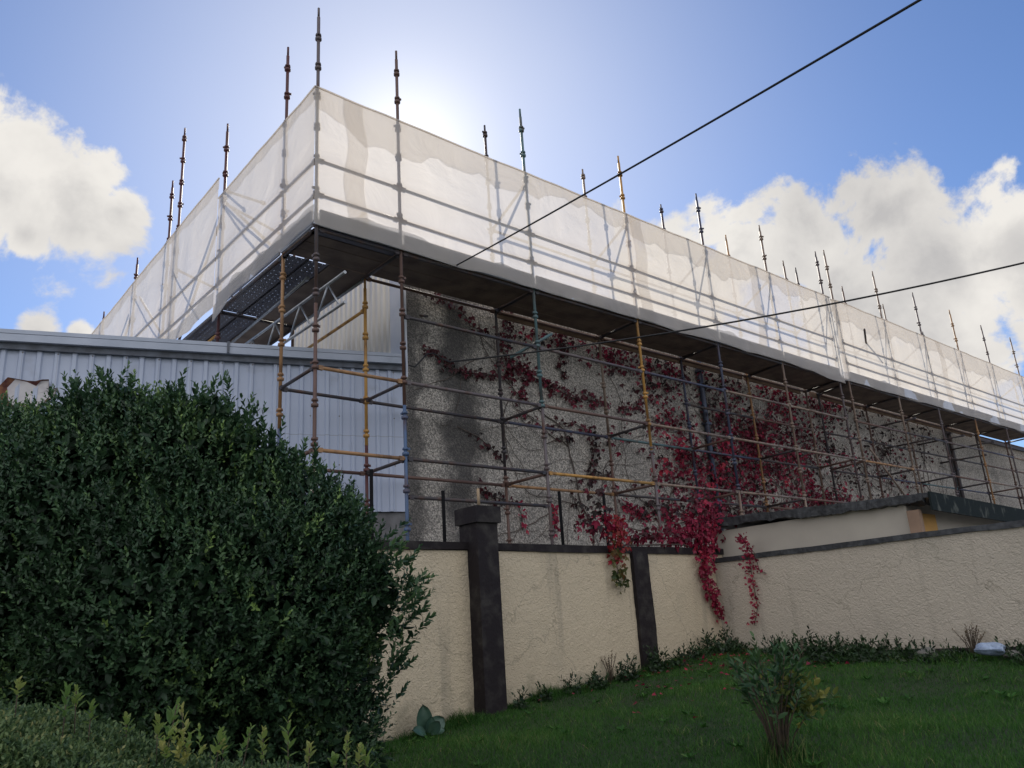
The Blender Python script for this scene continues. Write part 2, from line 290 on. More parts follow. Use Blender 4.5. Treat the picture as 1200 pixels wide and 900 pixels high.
# ------------------------------------------------------------------ mesh helpers
def tag(o, label=None, cat=None, group=None, kind=None):
    if label: o['label'] = label
    if cat: o['category'] = cat
    if group: o['group'] = group
    if kind: o['kind'] = kind
    return o
def empty(name, loc=(0, 0, 0), label=None, cat=None, group=None):
    o = bpy.data.objects.new(name, None); COL.objects.link(o); o.location = loc; o.empty_display_size = .2
    return tag(o, label, cat, group)
def link(name, me, parent=None):
    o = bpy.data.objects.new(name, me); COL.objects.link(o)
    if parent is not None:
        o.parent = parent
        w = Vector(parent.location)
        p = parent.parent
        while p is not None: w += Vector(p.location); p = p.parent
        o.location = -w
    return o
class MB:
    def __init__(s): s.v = []; s.f = []; s.m = []; s.sm = []
    def poly(s, vs, faces, mi=0, smooth=False):
        k = len(s.v); s.v += [tuple(map(float, v)) for v in vs]
        for f in faces: s.f.append([i+k for i in f]); s.m.append(mi); s.sm.append(smooth)
        return s
    def box(s, a, b, mi=0):
        (x0, y0, z0), (x1, y1, z1) = a, b
        vs = [(x0, y0, z0), (x1, y0, z0), (x1, y1, z0), (x0, y1, z0), (x0, y0, z1), (x1, y0, z1), (x1, y1, z1), (x0, y1, z1)]
        return s.poly(vs, [(0, 3, 2, 1), (4, 5, 6, 7), (0, 1, 5, 4), (1, 2, 6, 5), (2, 3, 7, 6), (3, 0, 4, 7)], mi)
    def obox(s, p, q, w, h, mi=0, up=(0, 0, 1)):
        p = np.array(p, float); q = np.array(q, float); d = q-p; d /= np.linalg.norm(d); sd = np.cross(d, up); sd /= np.linalg.norm(sd); u = np.cross(sd, d)
        vs = [e+sd*a*w/2+u*b*h/2 for e in (p, q) for a, b in ((-1, -1), (1, -1), (1, 1), (-1, 1))]
        return s.poly(vs, [(0, 1, 2, 3), (7, 6, 5, 4), (0, 4, 5, 1), (1, 5, 6, 2), (2, 6, 7, 3), (3, 7, 4, 0)], mi)
    def tube(s, pts, r, n=10, mi=0, caps=True):
        P = [np.array(p, float) for p in pts]; rs = r if hasattr(r, '__len__') else [r]*len(P)
        k = len(s.v); prev = None
        for i, p in enumerate(P):
            d = P[min(i+1, len(P)-1)]-P[max(i-1, 0)]; d /= max(np.linalg.norm(d), 1e-9)
            ref = np.array([0, 0, 1.]) if abs(d[2]) < .9 else np.array([1., 0, 0])
            a = np.cross(d, ref); a /= np.linalg.norm(a); b = np.cross(d, a)
            for j in range(n):
                t = 2*math.pi*j/n; s.v.append(tuple(p+(a*math.cos(t)+b*math.sin(t))*rs[i]))
        for i in range(len(P)-1):
            for j in range(n):
                j2 = (j+1) % n; s.f.append([k+i*n+j, k+i*n+j2, k+(i+1)*n+j2, k+(i+1)*n+j]); s.m.append(mi); s.sm.append(True)
        if caps:
            s.f.append([k+j for j in range(n)][::-1]); s.m.append(mi); s.sm.append(False)
            e = k+(len(P)-1)*n; s.f.append([e+j for j in range(n)]); s.m.append(mi); s.sm.append(False)
        return s
    def build(s, name, mats, parent=None):
        me = bpy.data.meshes.new(name); me.from_pydata(s.v, [], s.f)
        for mm in (mats if isinstance(mats, (list, tuple)) else [mats]): me.materials.append(mm)
        me.polygons.foreach_set('material_index', s.m); me.polygons.foreach_set('use_smooth', s.sm); me.update()
        return link(name, me, parent)
def npmesh(name, verts, faces, m, parent=None, tint=None, smooth=False):
    """verts (N,3), faces (F,k) all of one size, tint one value per vertex"""
    me = bpy.data.meshes.new(name); F_, k = faces.shape
    me.vertices.add(len(verts)); me.vertices.foreach_set('co', np.ascontiguousarray(verts, dtype=np.float32).ravel())
    me.loops.add(F_*k); me.loops.foreach_set('vertex_index', np.ascontiguousarray(faces, dtype=np.int32).ravel())
    me.polygons.add(F_); me.polygons.foreach_set('loop_start', np.arange(0, F_*k, k, dtype=np.int32))
    me.polygons.foreach_set('loop_total', np.full(F_, k, dtype=np.int32))
    if smooth: me.polygons.foreach_set('use_smooth', np.ones(F_, dtype=bool))
    me.update(calc_edges=True); me.validate()
    if tint is not None:
        a = me.attributes.new('tint', 'FLOAT', 'POINT'); a.data.foreach_set('value', np.ascontiguousarray(tint, dtype=np.float32))
    me.materials.append(m); return link(name, me, parent)
def unit(a): return a/np.maximum(np.linalg.norm(a, axis=-1, keepdims=True), 1e-9)
def leaves(pos, d, nrm, ln, wd, tint, shape='oval'):
    """one folded leaf per entry: pos base, d direction, nrm up side"""
    n = len(pos); d = unit(d); s = unit(np.cross(d, nrm)); u = np.cross(s, d)
    ln = ln[:, None]; wd = wd[:, None]
    if shape == 'oval':
        P = [pos, pos+d*ln*.35+s*wd*.5+u*wd*.16, pos+d*ln*.75+s*wd*.36+u*wd*.08, pos+d*ln-u*ln*.06, pos+d*ln*.75-s*wd*.36+u*wd*.08, pos+d*ln*.35-s*wd*.5+u*wd*.16]
        fc = np.array([[0, 1, 2, 3], [0, 3, 4, 5]])
    elif shape == 'ivy':
        P = [pos, pos+d*ln*.25+s*wd*.62+u*wd*.1, pos+d*ln*.5+s*wd*.3, pos+d*ln-u*ln*.1, pos+d*ln*.5-s*wd*.3, pos+d*ln*.25-s*wd*.62+u*wd*.1]
        fc = np.array([[0, 1, 2, 3], [0, 3, 4, 5]])
    else:
        P = [pos-s*wd*.5, pos+s*wd*.5, pos+d*ln*.55+s*wd*.3+u*ln*.04, pos+d*ln*.55-s*wd*.3+u*ln*.04, pos+d*ln]
        fc = None
    k = len(P); V_ = np.stack(P, 1).reshape(-1, 3)
    F_ = (np.arange(n)[:, None, None]*k+fc[None]).reshape(-1, 4)
    return V_, F_, np.repeat(tint, k)
def shoots(base, d, nleaf, slen, ll, lw, tint, jit=.15, droop=.0, shape='oval', spread=.8):
    """a leafy shoot at every base point, leaves in a spiral up the shoot"""
    n = len(base); d = unit(d); ref = np.where(np.abs(d[:, 2:3]) < .9, np.array([[0, 0, 1.]]), np.array([[1., 0, 0]]))
    a = unit(np.cross(d, ref)); b = np.cross(d, a); Vs = []; Fs = []; Ts = []; k = 0
    ph = rng.uniform(0, 6.28, n)
    for i in range(nleaf):
        t = (i+.5)/nleaf; an = ph+i*2.4; rr = a*np.cos(an)[:, None]+b*np.sin(an)[:, None]
        pos = base+d*(slen*t)[:, None]
        ld = unit(rr*(spread*(1-.55*t))+d*(.45+.5*t)+rng.normal(0, jit, (n, 3))-np.array([0, 0, droop]))
        up = unit(d-rr*.3+rng.normal(0, .15, (n, 3)))
        sc = (.75+.5*math.sin(math.pi*min(1, t*.9+.1)))*rng.uniform(.75, 1.2, n)
        v, f, tt = leaves(pos, ld, up, ll*sc, lw*sc, np.clip(tint+rng.normal(0, .07, n)+(.12 if i > nleaf*.7 else 0), 0, 1), shape)
        Vs.append(v); Fs.append(f+k); Ts.append(tt); k += len(v)
    return np.concatenate(Vs), np.concatenate(Fs), np.concatenate(Ts)
def blob_points(blobs, n, rin=.85, rout=1.02):
    """points spread over the outer shell of a union of ellipsoids"""
    B = np.array([b[:3] for b in blobs], float); R = np.array([b[3] for b in blobs], float)
    w = R**2/np.sum(R**2); idx = rng.choice(len(R), n, p=w)
    dr = unit(rng.normal(size=(n, 3))); rr = R[idx]*rng.uniform(rin, rout, n)
    P = B[idx]+dr*rr[:, None]
    ok = np.ones(n, bool)
    for i in range(len(R)):
        inside = (np.linalg.norm(P-B[i], axis=1) < R[i]*rin*.97) & (idx != i); ok &= ~inside
    return P[ok], dr[ok]

# ================================================================== SETTING: ground
def ground_z(x, y):
    z = -.09+.09*x+.04*y
    z = z+.02*np.sin(x*2.1+.4)*np.cos(y*1.7)+.012*np.sin(x*5.3+y*3.1)
    return np.clip(z, -.4, 1.25)
ax_ = np.concatenate([[-600, -300, -120, -50, -20, -10], np.arange(-6, 14.01, .25), [18, 26, 40, 80, 200, 600]])
ay_ = np.concatenate([[-600, -200, -60, -20, -8], np.arange(-4, 9.01, .25), [12, 20, 40, 90, 250, 700]])
GX, GY = np.meshgrid(ax_, ay_); GZ = ground_z(GX, GY)
gv = np.stack([GX, GY, GZ], -1).reshape(-1, 3); nx = len(ax_)
gf = np.array([[j*nx+i, j*nx+i+1, (j+1)*nx+i+1, (j+1)*nx+i] for j in range(len(ay_)-1) for i in range(nx-1)])
M['soil'] = mat('lawn_soil', (.018, .032, .010), (.03, .045, .015), rough=.95, scale=3, detail=8, bump=.5, bscale=30)
tag(npmesh('ground', gv, gf, M['soil'], smooth=True), kind='structure')
M['yard'] = mat('yard_concrete', (.22, .215, .20), (.14, .14, .13), rough=.9, scale=1.5, bump=.3)
yb = MB(); yb.box((-30, 7.76, .2), (60, 60, 1.5)); yb.box((10.66, -20, .2), (60, 7.758, 1.498))
tag(yb.build('yard', M['yard']), kind='structure')

# ================================================================== tall building (behind the scaffold)
WX, WY = 6.72, 10.2
bld = empty('building', (WX, WY, 1.5), 'tall pebble-dashed building wrapped in scaffold, its wall overgrown with red creeper', 'building')
b = MB(); b.box((WX, WY, 1.4), (30.2, WY+.3, 7.12)); b.box((30.2, WY+.003, 1.4), (44, WY+.3, 6.86)); b.build('wall', M['pebble'], bld)
b = MB(); b.box((WX+.05, WY+.31, 7.0), (30.2, WY+14, 7.16)); b.box((30.2, WY+.31, 6.7), (44, WY+14, 6.9)); b.build('roof', M['blackfelt'], bld)
b = MB(); b.box((30.1, WY-.06, 6.86), (44, WY+.1, 6.98)); tag(b.build('verge_trim', M['dark'], bld))
b = MB(); b.box((WX+.12, WY+.31, 1.4), (WX+.3, WY+4.1, 7.46)); b.box((WX+.3, WY+13.7, 1.4), (44, WY+14, 6.7)); b.box((43.7, WY+.31, 1.4), (44, WY+13.7, 6.7)); b.box((WX+.3,WY+4.0,1.4),(WX+.5,WY+13.7,5.6))
b.build('rear_wall', M['concrete'], bld)
# silver ribbed cladding on the side wall above the shed
b = MB(); y = WY+.34; prof = []
while y < WY+4.05: prof += [(y, 0), (y+.03, -.03), (y+.075, -.03), (y+.105, 0)]; y += .17
k = len(prof); vs = [(WX-.02+d, yy, z) for z in (5.7, 7.62) for yy, d in prof]
b.poly(vs, [(i, i+1, k+i+1, k+i) for i in range(k-1)]); b.build('side_cladding', M['clad'], bld)
b = MB(); b.box((WX-.045, WY-.02, 5.5), (WX-.003, WY+.33, 7.46)); b.box((WX-.001, WY-.045, 5.5), (WX+.03, WY-.003, 7.02)); b.build('corner_flashing', M['clad_trim'], bld)
for (xa, dx) in ((14.45, 'pipe_blue'), (27.6, 'dark')):
    b = MB(); b.tube([(xa, WY-.07, 1.5), (xa, WY-.07, 6.4), (xa, WY-.07, 7.05)], .055, 12)
    for z in (2.2, 3.9, 5.6, 6.8): b.box((xa-.09, WY-.13, z), (xa+.09, WY-.002, z+.05))
    b.build('downpipe', M[dx], bld)

# ================================================================== pale blue shed on the left
SD = np.array([.94251, -.33417, 0]); SQ = np.array([6.60, 10.2, 0]); SN = np.array([-.33417, -.94251, 0])   # along the wall, right end, outward
def sh_pt(s, z, o=0.): return SQ+SD*s+SN*o+np.array([0, 0, z])
shed = empty('shed', tuple(sh_pt(-5, 1.5)), 'low shed clad in pale blue ribbed metal sheet left of the tall building', 'shed')
def ribbed(name, s0, s1, z0, z1, pitch, depth, off, m, parent):
    pr = []; s = s0
    while s < s1-pitch: pr += [(s, 0), (s+pitch*.55, 0), (s+pitch*.63, depth), (s+pitch*.86, depth), (s+pitch*.94, 0)]; s += pitch
    pr.append((s1, 0)); k = len(pr); zs = [z0, (z0+z1)/2, z1]; b = MB()
    vs = [sh_pt(s, z, off+d) for z in zs for s, d in pr]
    b.poly(vs, [(r*k+i, r*k+i+1, (r+1)*k+i+1, (r+1)*k+i) for r in range(2) for i in range(k-1)]); return b.build(name, m, parent)
ribbed('wall_sheet', -13.9, -1.98, 3.38, 5.66, .21, .032, .0, M['shed_sheet'], shed)
ribbed('wall_sheet', -2.0, .06, 3.38, 5.66, .19, .03, .012, M['shed_sheet'], shed)
b = MB(); b.obox(sh_pt(-14, 2.42, -.16), sh_pt(.08, 2.42, -.16), .26, 1.9); b.build('block_plinth', M['concrete'], shed)
b = MB(); b.obox(sh_pt(-14, 4.5, -.10), sh_pt(.08, 4.5, -.10), .1, 2.2); b.build('wall_core', M['concrete'], shed)
b = MB(); b.obox(sh_pt(-14, 5.80, .07), sh_pt(.07, 5.80, .07), .16, .055); b.obox(sh_pt(-14, 5.715, .105), sh_pt(.07, 5.715, .105), .09, .10); b.obox(sh_pt(-14, 5.762, .075), sh_pt(.07, 5.762, .075), .1, .01)
b.build('gutter', M['shed_trim'], shed)
b = MB(); b.obox(sh_pt(-14, 5.62, .03), sh_pt(.06, 5.62, .03), .09, .085); b.build('gap_shade_strip', M['gutter_dark'], shed)  # dark strip stands in for the shade in the gap under the gutter
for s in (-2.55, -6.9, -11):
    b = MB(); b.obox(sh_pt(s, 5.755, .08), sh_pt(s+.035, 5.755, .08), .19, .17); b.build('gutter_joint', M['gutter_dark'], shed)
p0, p1, p2, p3 = sh_pt(-14, 5.80, -.02), sh_pt(.05, 5.80, -.02), np.array([6.64, 26, 5.84]), np.array([-6.6, 26, 5.84])
b = MB(); b.poly([p0, p1, p2, p3]+[q-np.array([0, 0, .09]) for q in (p0, p1, p2, p3)], [(0, 1, 2, 3), (7, 6, 5, 4), (0, 4, 5, 1), (1, 5, 6, 2), (2, 6, 7, 3), (3, 7, 4, 0)]); b.build('roof', M['shed_trim'], shed)
# torn hole in the sheet
hp = [(-.27, -.1), (-.30, .08), (-.22, .2), (-.08, .17), (.03, .12), (.08, .19), (.17, .2), (.18, .07), (.27, .09), (.24, -.03), (.16, -.06), (.12, -.15), (-.02, -.17), (-.14, -.14), (-.2, -.19)]
hc = at(38, 462, 2, 5.02); d_ = ray(38, 462); tt_ = ((SQ-CAM)@SN+.05)/(d_@SN); hc = CAM+d_*tt_
def hpt(a, z, o): return hc+SD*a+np.array([0, 0, z])+SN*o
b = MB(); n_ = len(hp); ring = [hpt(a, z, -.012) for a, z in hp]; ring2 = [hpt(a*(1.32 if a < -.1 else 1.06)+.014*math.sin(9*i), z*(1.3 if z < 0 else 1.07)+(.05 if i == 4 else 0), .008+.008*(i % 3)) for i, (a, z) in enumerate(hp)]
b.poly(ring+ring2, [(i, (i+1) % n_, n_+(i+1) % n_, n_+i) for i in range(n_)]); hole = b.build('torn_hole_edge', M['rustedge'], shed)
b = MB(); b.poly([hpt(a, z, -.014) for a, z in hp]+[hpt(0, 0, -.03)], [(i, (i+1) % n_, n_) for i in range(n_)]); b.build('exposed_panel', M['foam'], hole)

# ================================================================== garden walls
FY, RX = 7.5, 10.4      # front face of left wall, garden face of right wall
def grid_wall(b, origin, du, dv, nrm, nu, nv, lo_fn=None, amp=.006, mi=0):
    O, du, dv, nrm = map(lambda a: np.array(a, float), (origin, du, dv, nrm)); vs = []
    for j in range(nv+1):
        for i in range(nu+1):
            e = 0 if i in (0, nu) or j in (0, nv) else 1
            vs.append(O+du*i/nu+dv*j/nv+nrm*e*random.uniform(-amp, amp))
    b.poly(vs, [(j*(nu+1)+i, j*(nu+1)+i+1, (j+1)*(nu+1)+i+1, (j+1)*(nu+1)+i) for j in range(nv) for i in range(nu)], mi, True)
gw = empty('garden_wall', (4.5, FY, .7), 'rough cream rendered garden wall with dark coping and two dark pillars', 'wall')
b = MB(); b.box((-8, FY+.002, .1), (RX+.24, FY+.25, 2.50)); grid_wall(b, (-8, FY, .1), (18.42, 0, 0), (0, 0, 2.4), (0, -1, 0), 180, 26); b.build('rendered_wall', M['cream'], gw)
def ragged_bar(name, p, q, w, h, m, parent, seg=60, amp=.008, up=(0, 0, 1)):
    p = np.array(p, float); q = np.array(q, float); d = q-p; d /= np.linalg.norm(d); sd = np.cross(d, up); sd /= np.linalg.norm(sd); u = np.cross(sd, d); vs = []; b = MB()
    ks = np.arange(seg+1)
    def sm():
        r_ = np.zeros(seg+1)
        for st_, wt in ((14, 1.), (5, .6), (2, .3)):
            kn = rng.uniform(-1, 1, seg//st_+3); r_ += wt*np.interp(ks/st_, np.arange(len(kn)), kn)
        return r_*amp
    J = [[sm(), sm()] for _ in range(4)]
    for i in range(seg+1):
        c = p+(q-p)*i/seg
        for j, (a, e) in enumerate(((-1, -1), (1, -1), (1, 1), (-1, 1))):
            vs.append(c+sd*(a*w/2+J[j][0][i]*.4)+u*(e*h/2+J[j][1][i]*(1.2 if e < 0 else .5)))
    fs = [(i*4+j, i*4+(j+1) % 4, (i+1)*4+(j+1) % 4, (i+1)*4+j) for i in range(seg) for j in range(4)]+[(3, 2, 1, 0), tuple(seg*4+j for j in range(4))]
    b.poly(vs, fs); return b.build(name, m, parent)
ragged_bar('coping', (-8, FY+.125, 2.545), (RX+.24, FY+.125, 2.545), .31, .09, M['darkpaint'], gw, 150)
# pillar one: tall, standing proud, with a cap
px0 = at(564, 720, 1, FY-.20)[0]; px1 = px0+.30
pil = ragged_bar('pillar', ((px0+px1)/2, FY-.03, .45), ((px0+px1)/2, FY-.03, 2.84), .30, .34, M['darkpaint'], gw, 12, .002, (0, 1, 0))
b = MB(); b.box((px0-.035, FY-.235, 2.80), (px1+.035, FY+.175, 2.985)); cx_ = (px0+px1)/2
b.poly([(px0-.035, FY-.235, 2.987), (px1+.035, FY-.235, 2.987), (px1+.035, FY+.175, 2.987), (px0-.035, FY+.175, 2.987), (cx_, FY-.03, 3.03)], [(0, 1, 4), (1, 2, 4), (2, 3, 4), (3, 0, 4)]); b.build('pillar_cap', M['darkpaint'], pil)
qx0 = at(741, 650, 1, FY-.05)[0]
ragged_bar('pillar', (qx0+.16, FY+.04, .6), (qx0+.16, FY+.04, 2.52), .32, .19, M['darkpaint'], gw, 60, .006, (0, 1, 0))
b = MB(); b.tube([(px0+.16, FY-.05, 3.01), (px0+.16, FY-.05, 3.22)], .018, 6); tag(b.build('wooden_stake', M['wood']), 'short pale wooden stick standing on top of the dark wall pillar', 'stake')
rw = empty('garden_wall', (RX, 3.5, 1.0), 'pale rough rendered wall with thin black coping running towards the viewer on the right', 'wall')
b = MB(); b.box((RX+.002, -6, .1), (RX+.22, FY-.002, 2.37)); grid_wall(b, (RX, FY-.002, .1), (0, -13.4, 0), (0, 0, 2.27), (-1, 0, 0), 130, 26); b.build('rendered_wall', M['cream2'], rw)
ragged_bar('coping', (RX+.11, FY-.002, 2.405), (RX+.11, -6, 2.405), .27, .065, M['blackfelt'], rw, 130, .012)
b = MB(); b.box((RX-.03, -6, .2), (RX-.004, 5.7, 1.075)); b.build('plinth', M['darkpaint'], rw)
# outbuilding just behind it
ob = empty('outbuilding', (RX+.5, 4.4, 1.5), 'low cream outbuilding with a ragged black felt roof edge behind the right hand wall', 'outbuilding')
b = MB(); b.box((RX+.26, 4.62, 1.4), (14.6, FY+.1, 2.86)); b.build('wall', M['smooth'], ob)
ragged_bar('roof_edge', (RX+.235, FY+.12, 3.0), (RX+.215, 4.36, 2.865), .12, .12, M['blackfelt'], ob, 170, .022)
b = MB(); b.poly([(RX+.2, 4.30, 2.93), (15, 4.30, 2.80), (15, FY+.4, 2.94), (RX+.2, FY+.4, 3.06), (RX+.2, 4.30, 2.87), (15, 4.30, 2.74), (15, FY+.4, 2.87), (RX+.2, FY+.4, 2.99)], [(0, 1, 2, 3), (7, 6, 5, 4), (0, 4, 5, 1), (1, 5, 6, 2), (2, 6, 7, 3), (3, 7, 4, 0)]); b.build('roof', M['blackfelt'], ob)
b = MB(); b.poly([(RX+.22, 4.275, 2.71), (15, 4.275, 2.60), (15, 4.275, 2.83), (RX+.22, 4.275, 2.945), (RX+.22, 4.299, 2.71), (15, 4.299, 2.60), (15, 4.299, 2.83), (RX+.22, 4.299, 2.945)], [(0, 1, 2, 3), (7, 6, 5, 4), (0, 4, 5, 1), (1, 5, 6, 2), (2, 6, 7, 3), (3, 7, 4, 0)]); b.build('front_fascia', M['greenfelt'], ob)
b = MB(); b.box((RX+.30, 4.56, 1.5), (11.35, 4.617, 2.72)); tag(b.build('front_panel', M['orangeboard'], ob))
b = MB(); b.box((RX+.2, 4.45, 1.5), (RX+.29, 4.60, 2.74)); b.build('corner_board', M['beam'], ob)
# black rods standing up behind the left wall
for (x, yt) in ((435, 550), (519, 575), (655, 576), (707, 578)):
    p = at(x, yt, 1, 8.1); b = MB(); b.tube([(p[0], 8.1, 1.45), (p[0], 8.1, p[2])], .022, 8)
    s_ = {435: 'black rod behind the garden wall beside the big shrub', 519: 'black rod behind the garden wall just left of the tall pillar',
          655: 'black rod behind the garden wall midway between the two pillars', 707: 'black rod behind the garden wall next to the second pillar'}[x]
    tag(b.build('steel_rod', M['rod']), s_, 'rod', 'black rods behind the garden wall')

# ================================================================== scaffold
X0, Y0 = 4.514, 8.892; YI = 9.90; XI = 5.86
TR = .0242
def standard(x, y, z0, z1, mats, parent, split=None, cup0=.42):
    b = MB(); zs = z1
    if split: b.tube([(x, y, z0), (x, y, split)], TR, 10, 1); b.tube([(x, y, split+.001), (x, y, z1-.16)], TR, 10, 0)
    else: b.tube([(x, y, z0), (x, y, z1-.16)], TR, 10, 0)
    b.tube([(x, y, z1-.16), (x, y, z1)], .018, 8, 0)
    z = math.ceil((z0-cup0)/.5)*.5+cup0
    while z < z1-.12:
        mi = 1 if split and z < split else 0
        b.tube([(x, y, z-.03), (x, y, z-.022), (x, y, z+.012), (x, y, z+.02)], [.032, .047, .047, .032], 10, mi)
        b.tube([(x, y, z+.045), (x, y, z+.05), (x, y, z+.078), (x, y, z+.085)], [.029, .044, .040, .028], 10, mi)
        a = random.uniform(0, 6.28); b.obox((x+.03*math.cos(a), y+.03*math.sin(a), z+.06), (x+.065*math.cos(a), y+.065*math.sin(a), z+.06), .02, .03, mi)
        z += .5
    b.tube([(x, y, z0), (x, y, z0+.012)], [.075, .075], 8, 1 if split else 0)
    ms = [M[mats[0]], M[mats[1] if len(mats) > 1 else mats[0]]]
    return b.build('standard', ms, parent)
def bar(name, p, q, m, parent, r=TR, cl=True):
    b = MB(); b.tube([p, q], r, 10)
    if cl:
        p = np.array(p, float); q = np.array(q, float); d = (q-p)/np.linalg.norm(q-p)
        for e, s in ((p, 1), (q, -1)):
            b.obox(e+d*s*.02, e+d*s*.085, .045, .058)
    return b.build(name, M[m], parent)
sca = empty('scaffold', (X0, Y0, 1.5), 'tube scaffold wrapping the near corner of the tall building, yellow, brown and teal posts', 'scaffold')
scb = empty('scaffold', (18.77, Y0, 1.5), 'further run of tan tube scaffold along the right half of the creeper wall', 'scaffold')
LV = (5.90, 4.93, 3.86); DK = 6.87
outA = [(4.514, 10.47, ('greybrown', 'brown'), 5.8), (5.84, 10.36, ('brown', 'blue'), 4.6), (8.40, 10.37, ('teal', 'greybrown'), 4.9), (10.95, 10.36, ('yellow', 'greybrown'), 4.45),
        (13.42, 10.34, ('navy', 'tan'), 3.9), (15.80, 10.29, ('tan', 'tan'), 4), (18.30, 10.29, ('greybrown', 'brown'), 4)]
innA = [(5.84, 6.86, ('yellow', 'maroon'), 4.25), (8.42, 10.62, ('dark', 'brown'), 4.0), (11.0, 10.6, ('tan', 'brown'), 4.6), (13.5, 10.58, ('navy', 'dark'), 3.9), (15.95, 10.52, ('orange', 'brown'), 3.7), (18.5, 10.5, ('tan', 'brown'), 4)]
outB = [(18.77, 10.46, ('tan', 'tan'), 4), (21.41, 10.53, ('tan', 'brown'), 4), (23.87, 10.46, ('greybrown', 'brown'), 4), (26.48, 10.47, ('orange', 'tan'), 4), (29.01, 10.46, ('greybrown', 'tan'), 4), (31.7, 10.53, ('tan', 'blue'), 4), (34.4, 10.5, ('blue', 'brown'), 4)]
innB = [(19.1, 10.45, ('dark', 'brown'), 4), (21.6, 10.5, ('brown', 'dark'), 4), (24.1, 10.5, ('tan', 'brown'), 4), (26.7, 10.1, ('dark', 'brown'), 4), (29.2, 9.9, ('dark', 'brown'), 4), (31.9, 9.8, ('brown', 'dark'), 4), (34.4, 9.7, ('brown', 'dark'), 4)]
LC = {0: ['brown', 'dark', 'greybrown', 'navy', 'tan', 'tan', 'tan'], 1: ['orange', 'greybrown', 'brown', 'tan', 'tan', 'tan', 'tan'], 2: ['orange', 'dark', 'yellow', 'tan', 'tan', 'brown', 'tan']}
LI = {0: ['dark', 'dark', 'dark', 'dark', 'brown', 'brown', 'dark'], 1: ['dark', 'navy', 'teal', 'navy', 'dark', 'brown', 'dark'], 2: ['brown', 'orange', 'dark', 'dark', 'brown', 'brown', 'dark']}
def run(sc, outs, inns, first):
    for (x, zt, ms, sp) in outs: standard(x, Y0, 1.5, zt, ms, sc, sp, cup0=.43)
    for (x, zt, ms, sp) in inns: standard(x, YI, 1.5, zt, ms, sc, sp, cup0=.40)
    O = [o[0] for o in outs]; I = [o[0] for o in inns]
    for i in range(len(O)-1):
        a, c = O[i], O[i+1]
        for k, z in enumerate(LV):
            if first and i == 0 and k == 0: continue
            bar('ledger', (a+.02, Y0, z), (c-.02, Y0, z), LC[k][i], sc)
        bar('deck_ledger', (a+.02, Y0, DK), (c-.02, Y0, DK), 'dark', sc)
        for z in (7.40, 7.93): bar('guard_rail', (a+.02, Y0, z), (c-.02, Y0, z), random.choice(['tan', 'galv', 'brown']), sc)
    for i in range(len(I)-1):
        a, c = I[i], I[i+1]
        for k, z in enumerate(LV):
            if k == 0 and not (not first or i > 2): continue
            bar('inner_ledger', (a+.02, YI, z-.02), (c-.02, YI, z-.02), LI[k][i], sc)
        bar('inner_deck_ledger', (a+.02, YI, DK), (c-.02, YI, DK), 'brown', sc)
        if i > 0 or not first:
            for z in (8.45,): bar('inner_guard_rail', (a+.02, YI, z), (c-.02, YI, z), 'tan', sc)
    for i, x in enumerate(O):
        if first and i == 0: continue
        xi = min(I, key=lambda q: abs(q-x))
        for z in (LV[1], LV[2]): bar('transom', (x, Y0+.02, z-.01), (xi, YI-.02, z-.01), random.choice(['dark', 'dark', 'brown']), sc)
        bar('deck_transom', (x, Y0+.02, DK+.005), (xi, YI-.02, DK+.005), 'dark', sc)
        if i > 1 or not first: bar('top_transom', (x, Y0+.02, 8.86), (xi, YI-.02, 8.42), 'tan', sc)
run(sca, outA, innA, True); run(scb, outB, innB, False)
bar('ledger', (5.86, Y0, 3.35), (8.38, Y0, 3.35), 'dark', sca)
# corner bay and left face
bar('transom', (X0, Y0+.02, LV[1]), (X0, YI, LV[1]-.02), 'dark', sca); bar('transom', (X0, Y0+.02, LV[2]), (X0, YI, LV[2]-.02), 'brown', sca)
bar('deck_transom', (X0, Y0+.02, DK), (X0, YI, DK), 'brown', sca)
for z, mm in ((LV[1]-.02, 'dark'), (LV[2]-.02, 'brown')): bar('ledger', (X0+.02, YI, z), (5.82, YI, z), mm, sca)
standard(X0, YI, 1.5, 8.0, ('orange', 'blue'), sca, 4.35, cup0=.05); standard(X0, YI, 8.02, 10.46, ('maroon', 'brown'), sca, cup0=.05)
LYS = [(12.30, 10.45, 5.85), (14.64, 11.69, 5.85), (17.3, 9.9, 5.85), (19.8, 9.5, 5.85)]
for (y, zt, z0) in LYS: standard(X0, y, z0, zt, ('maroon', 'brown'), sca)
standard(X0+.02, 15.26, 5.85, 10.8, ('maroon', 'brown'), sca)
for (y, zt) in ((12.4, 8.6), (14.8, 8.6), (17.3, 8.4), (19.8, 8.2)): standard(XI, y, 5.85, zt, ('brown', 'dark'), sca)
ly = [Y0, YI]+[q[0] for q in LYS]
for i in range(len(ly)-1):
    a, c = ly[i]+.02, ly[i+1]-.02
    for z in (7.40, 7.93): bar('guard_rail', (X0, a, z), (X0, c, z), 'brown' if i else 'tan', sca)
    bar('deck_ledger', (X0, a, DK), (X0, c, DK), 'dark', sca)
for a, c in ((9.92, 12.38), (12.42, 14.78), (14.82, 17.28), (17.32, 19.78)):
    bar('inner_deck_ledger', (XI, a, DK), (XI, c, DK), 'galv' if a < 10 else 'dark', sca)
    bar('inner_guard_rail', (XI, a, 8.0), (XI, c, 8.0), 'tan', sca)
bar('inner_ledger', (XI-.02, 9.92, 6.35), (XI, 12.38, 6.32), 'yellow', sca)
for y in (12.32, 14.7, 17.3): bar('deck_transom', (X0, y, DK), (XI, y, DK), 'dark', sca)
for y, z in ((12.33, 8.9), (14.7, 8.6)): bar('top_transom', (X0, y, z), (XI, y+.05, z-.35), 'brown', sca)
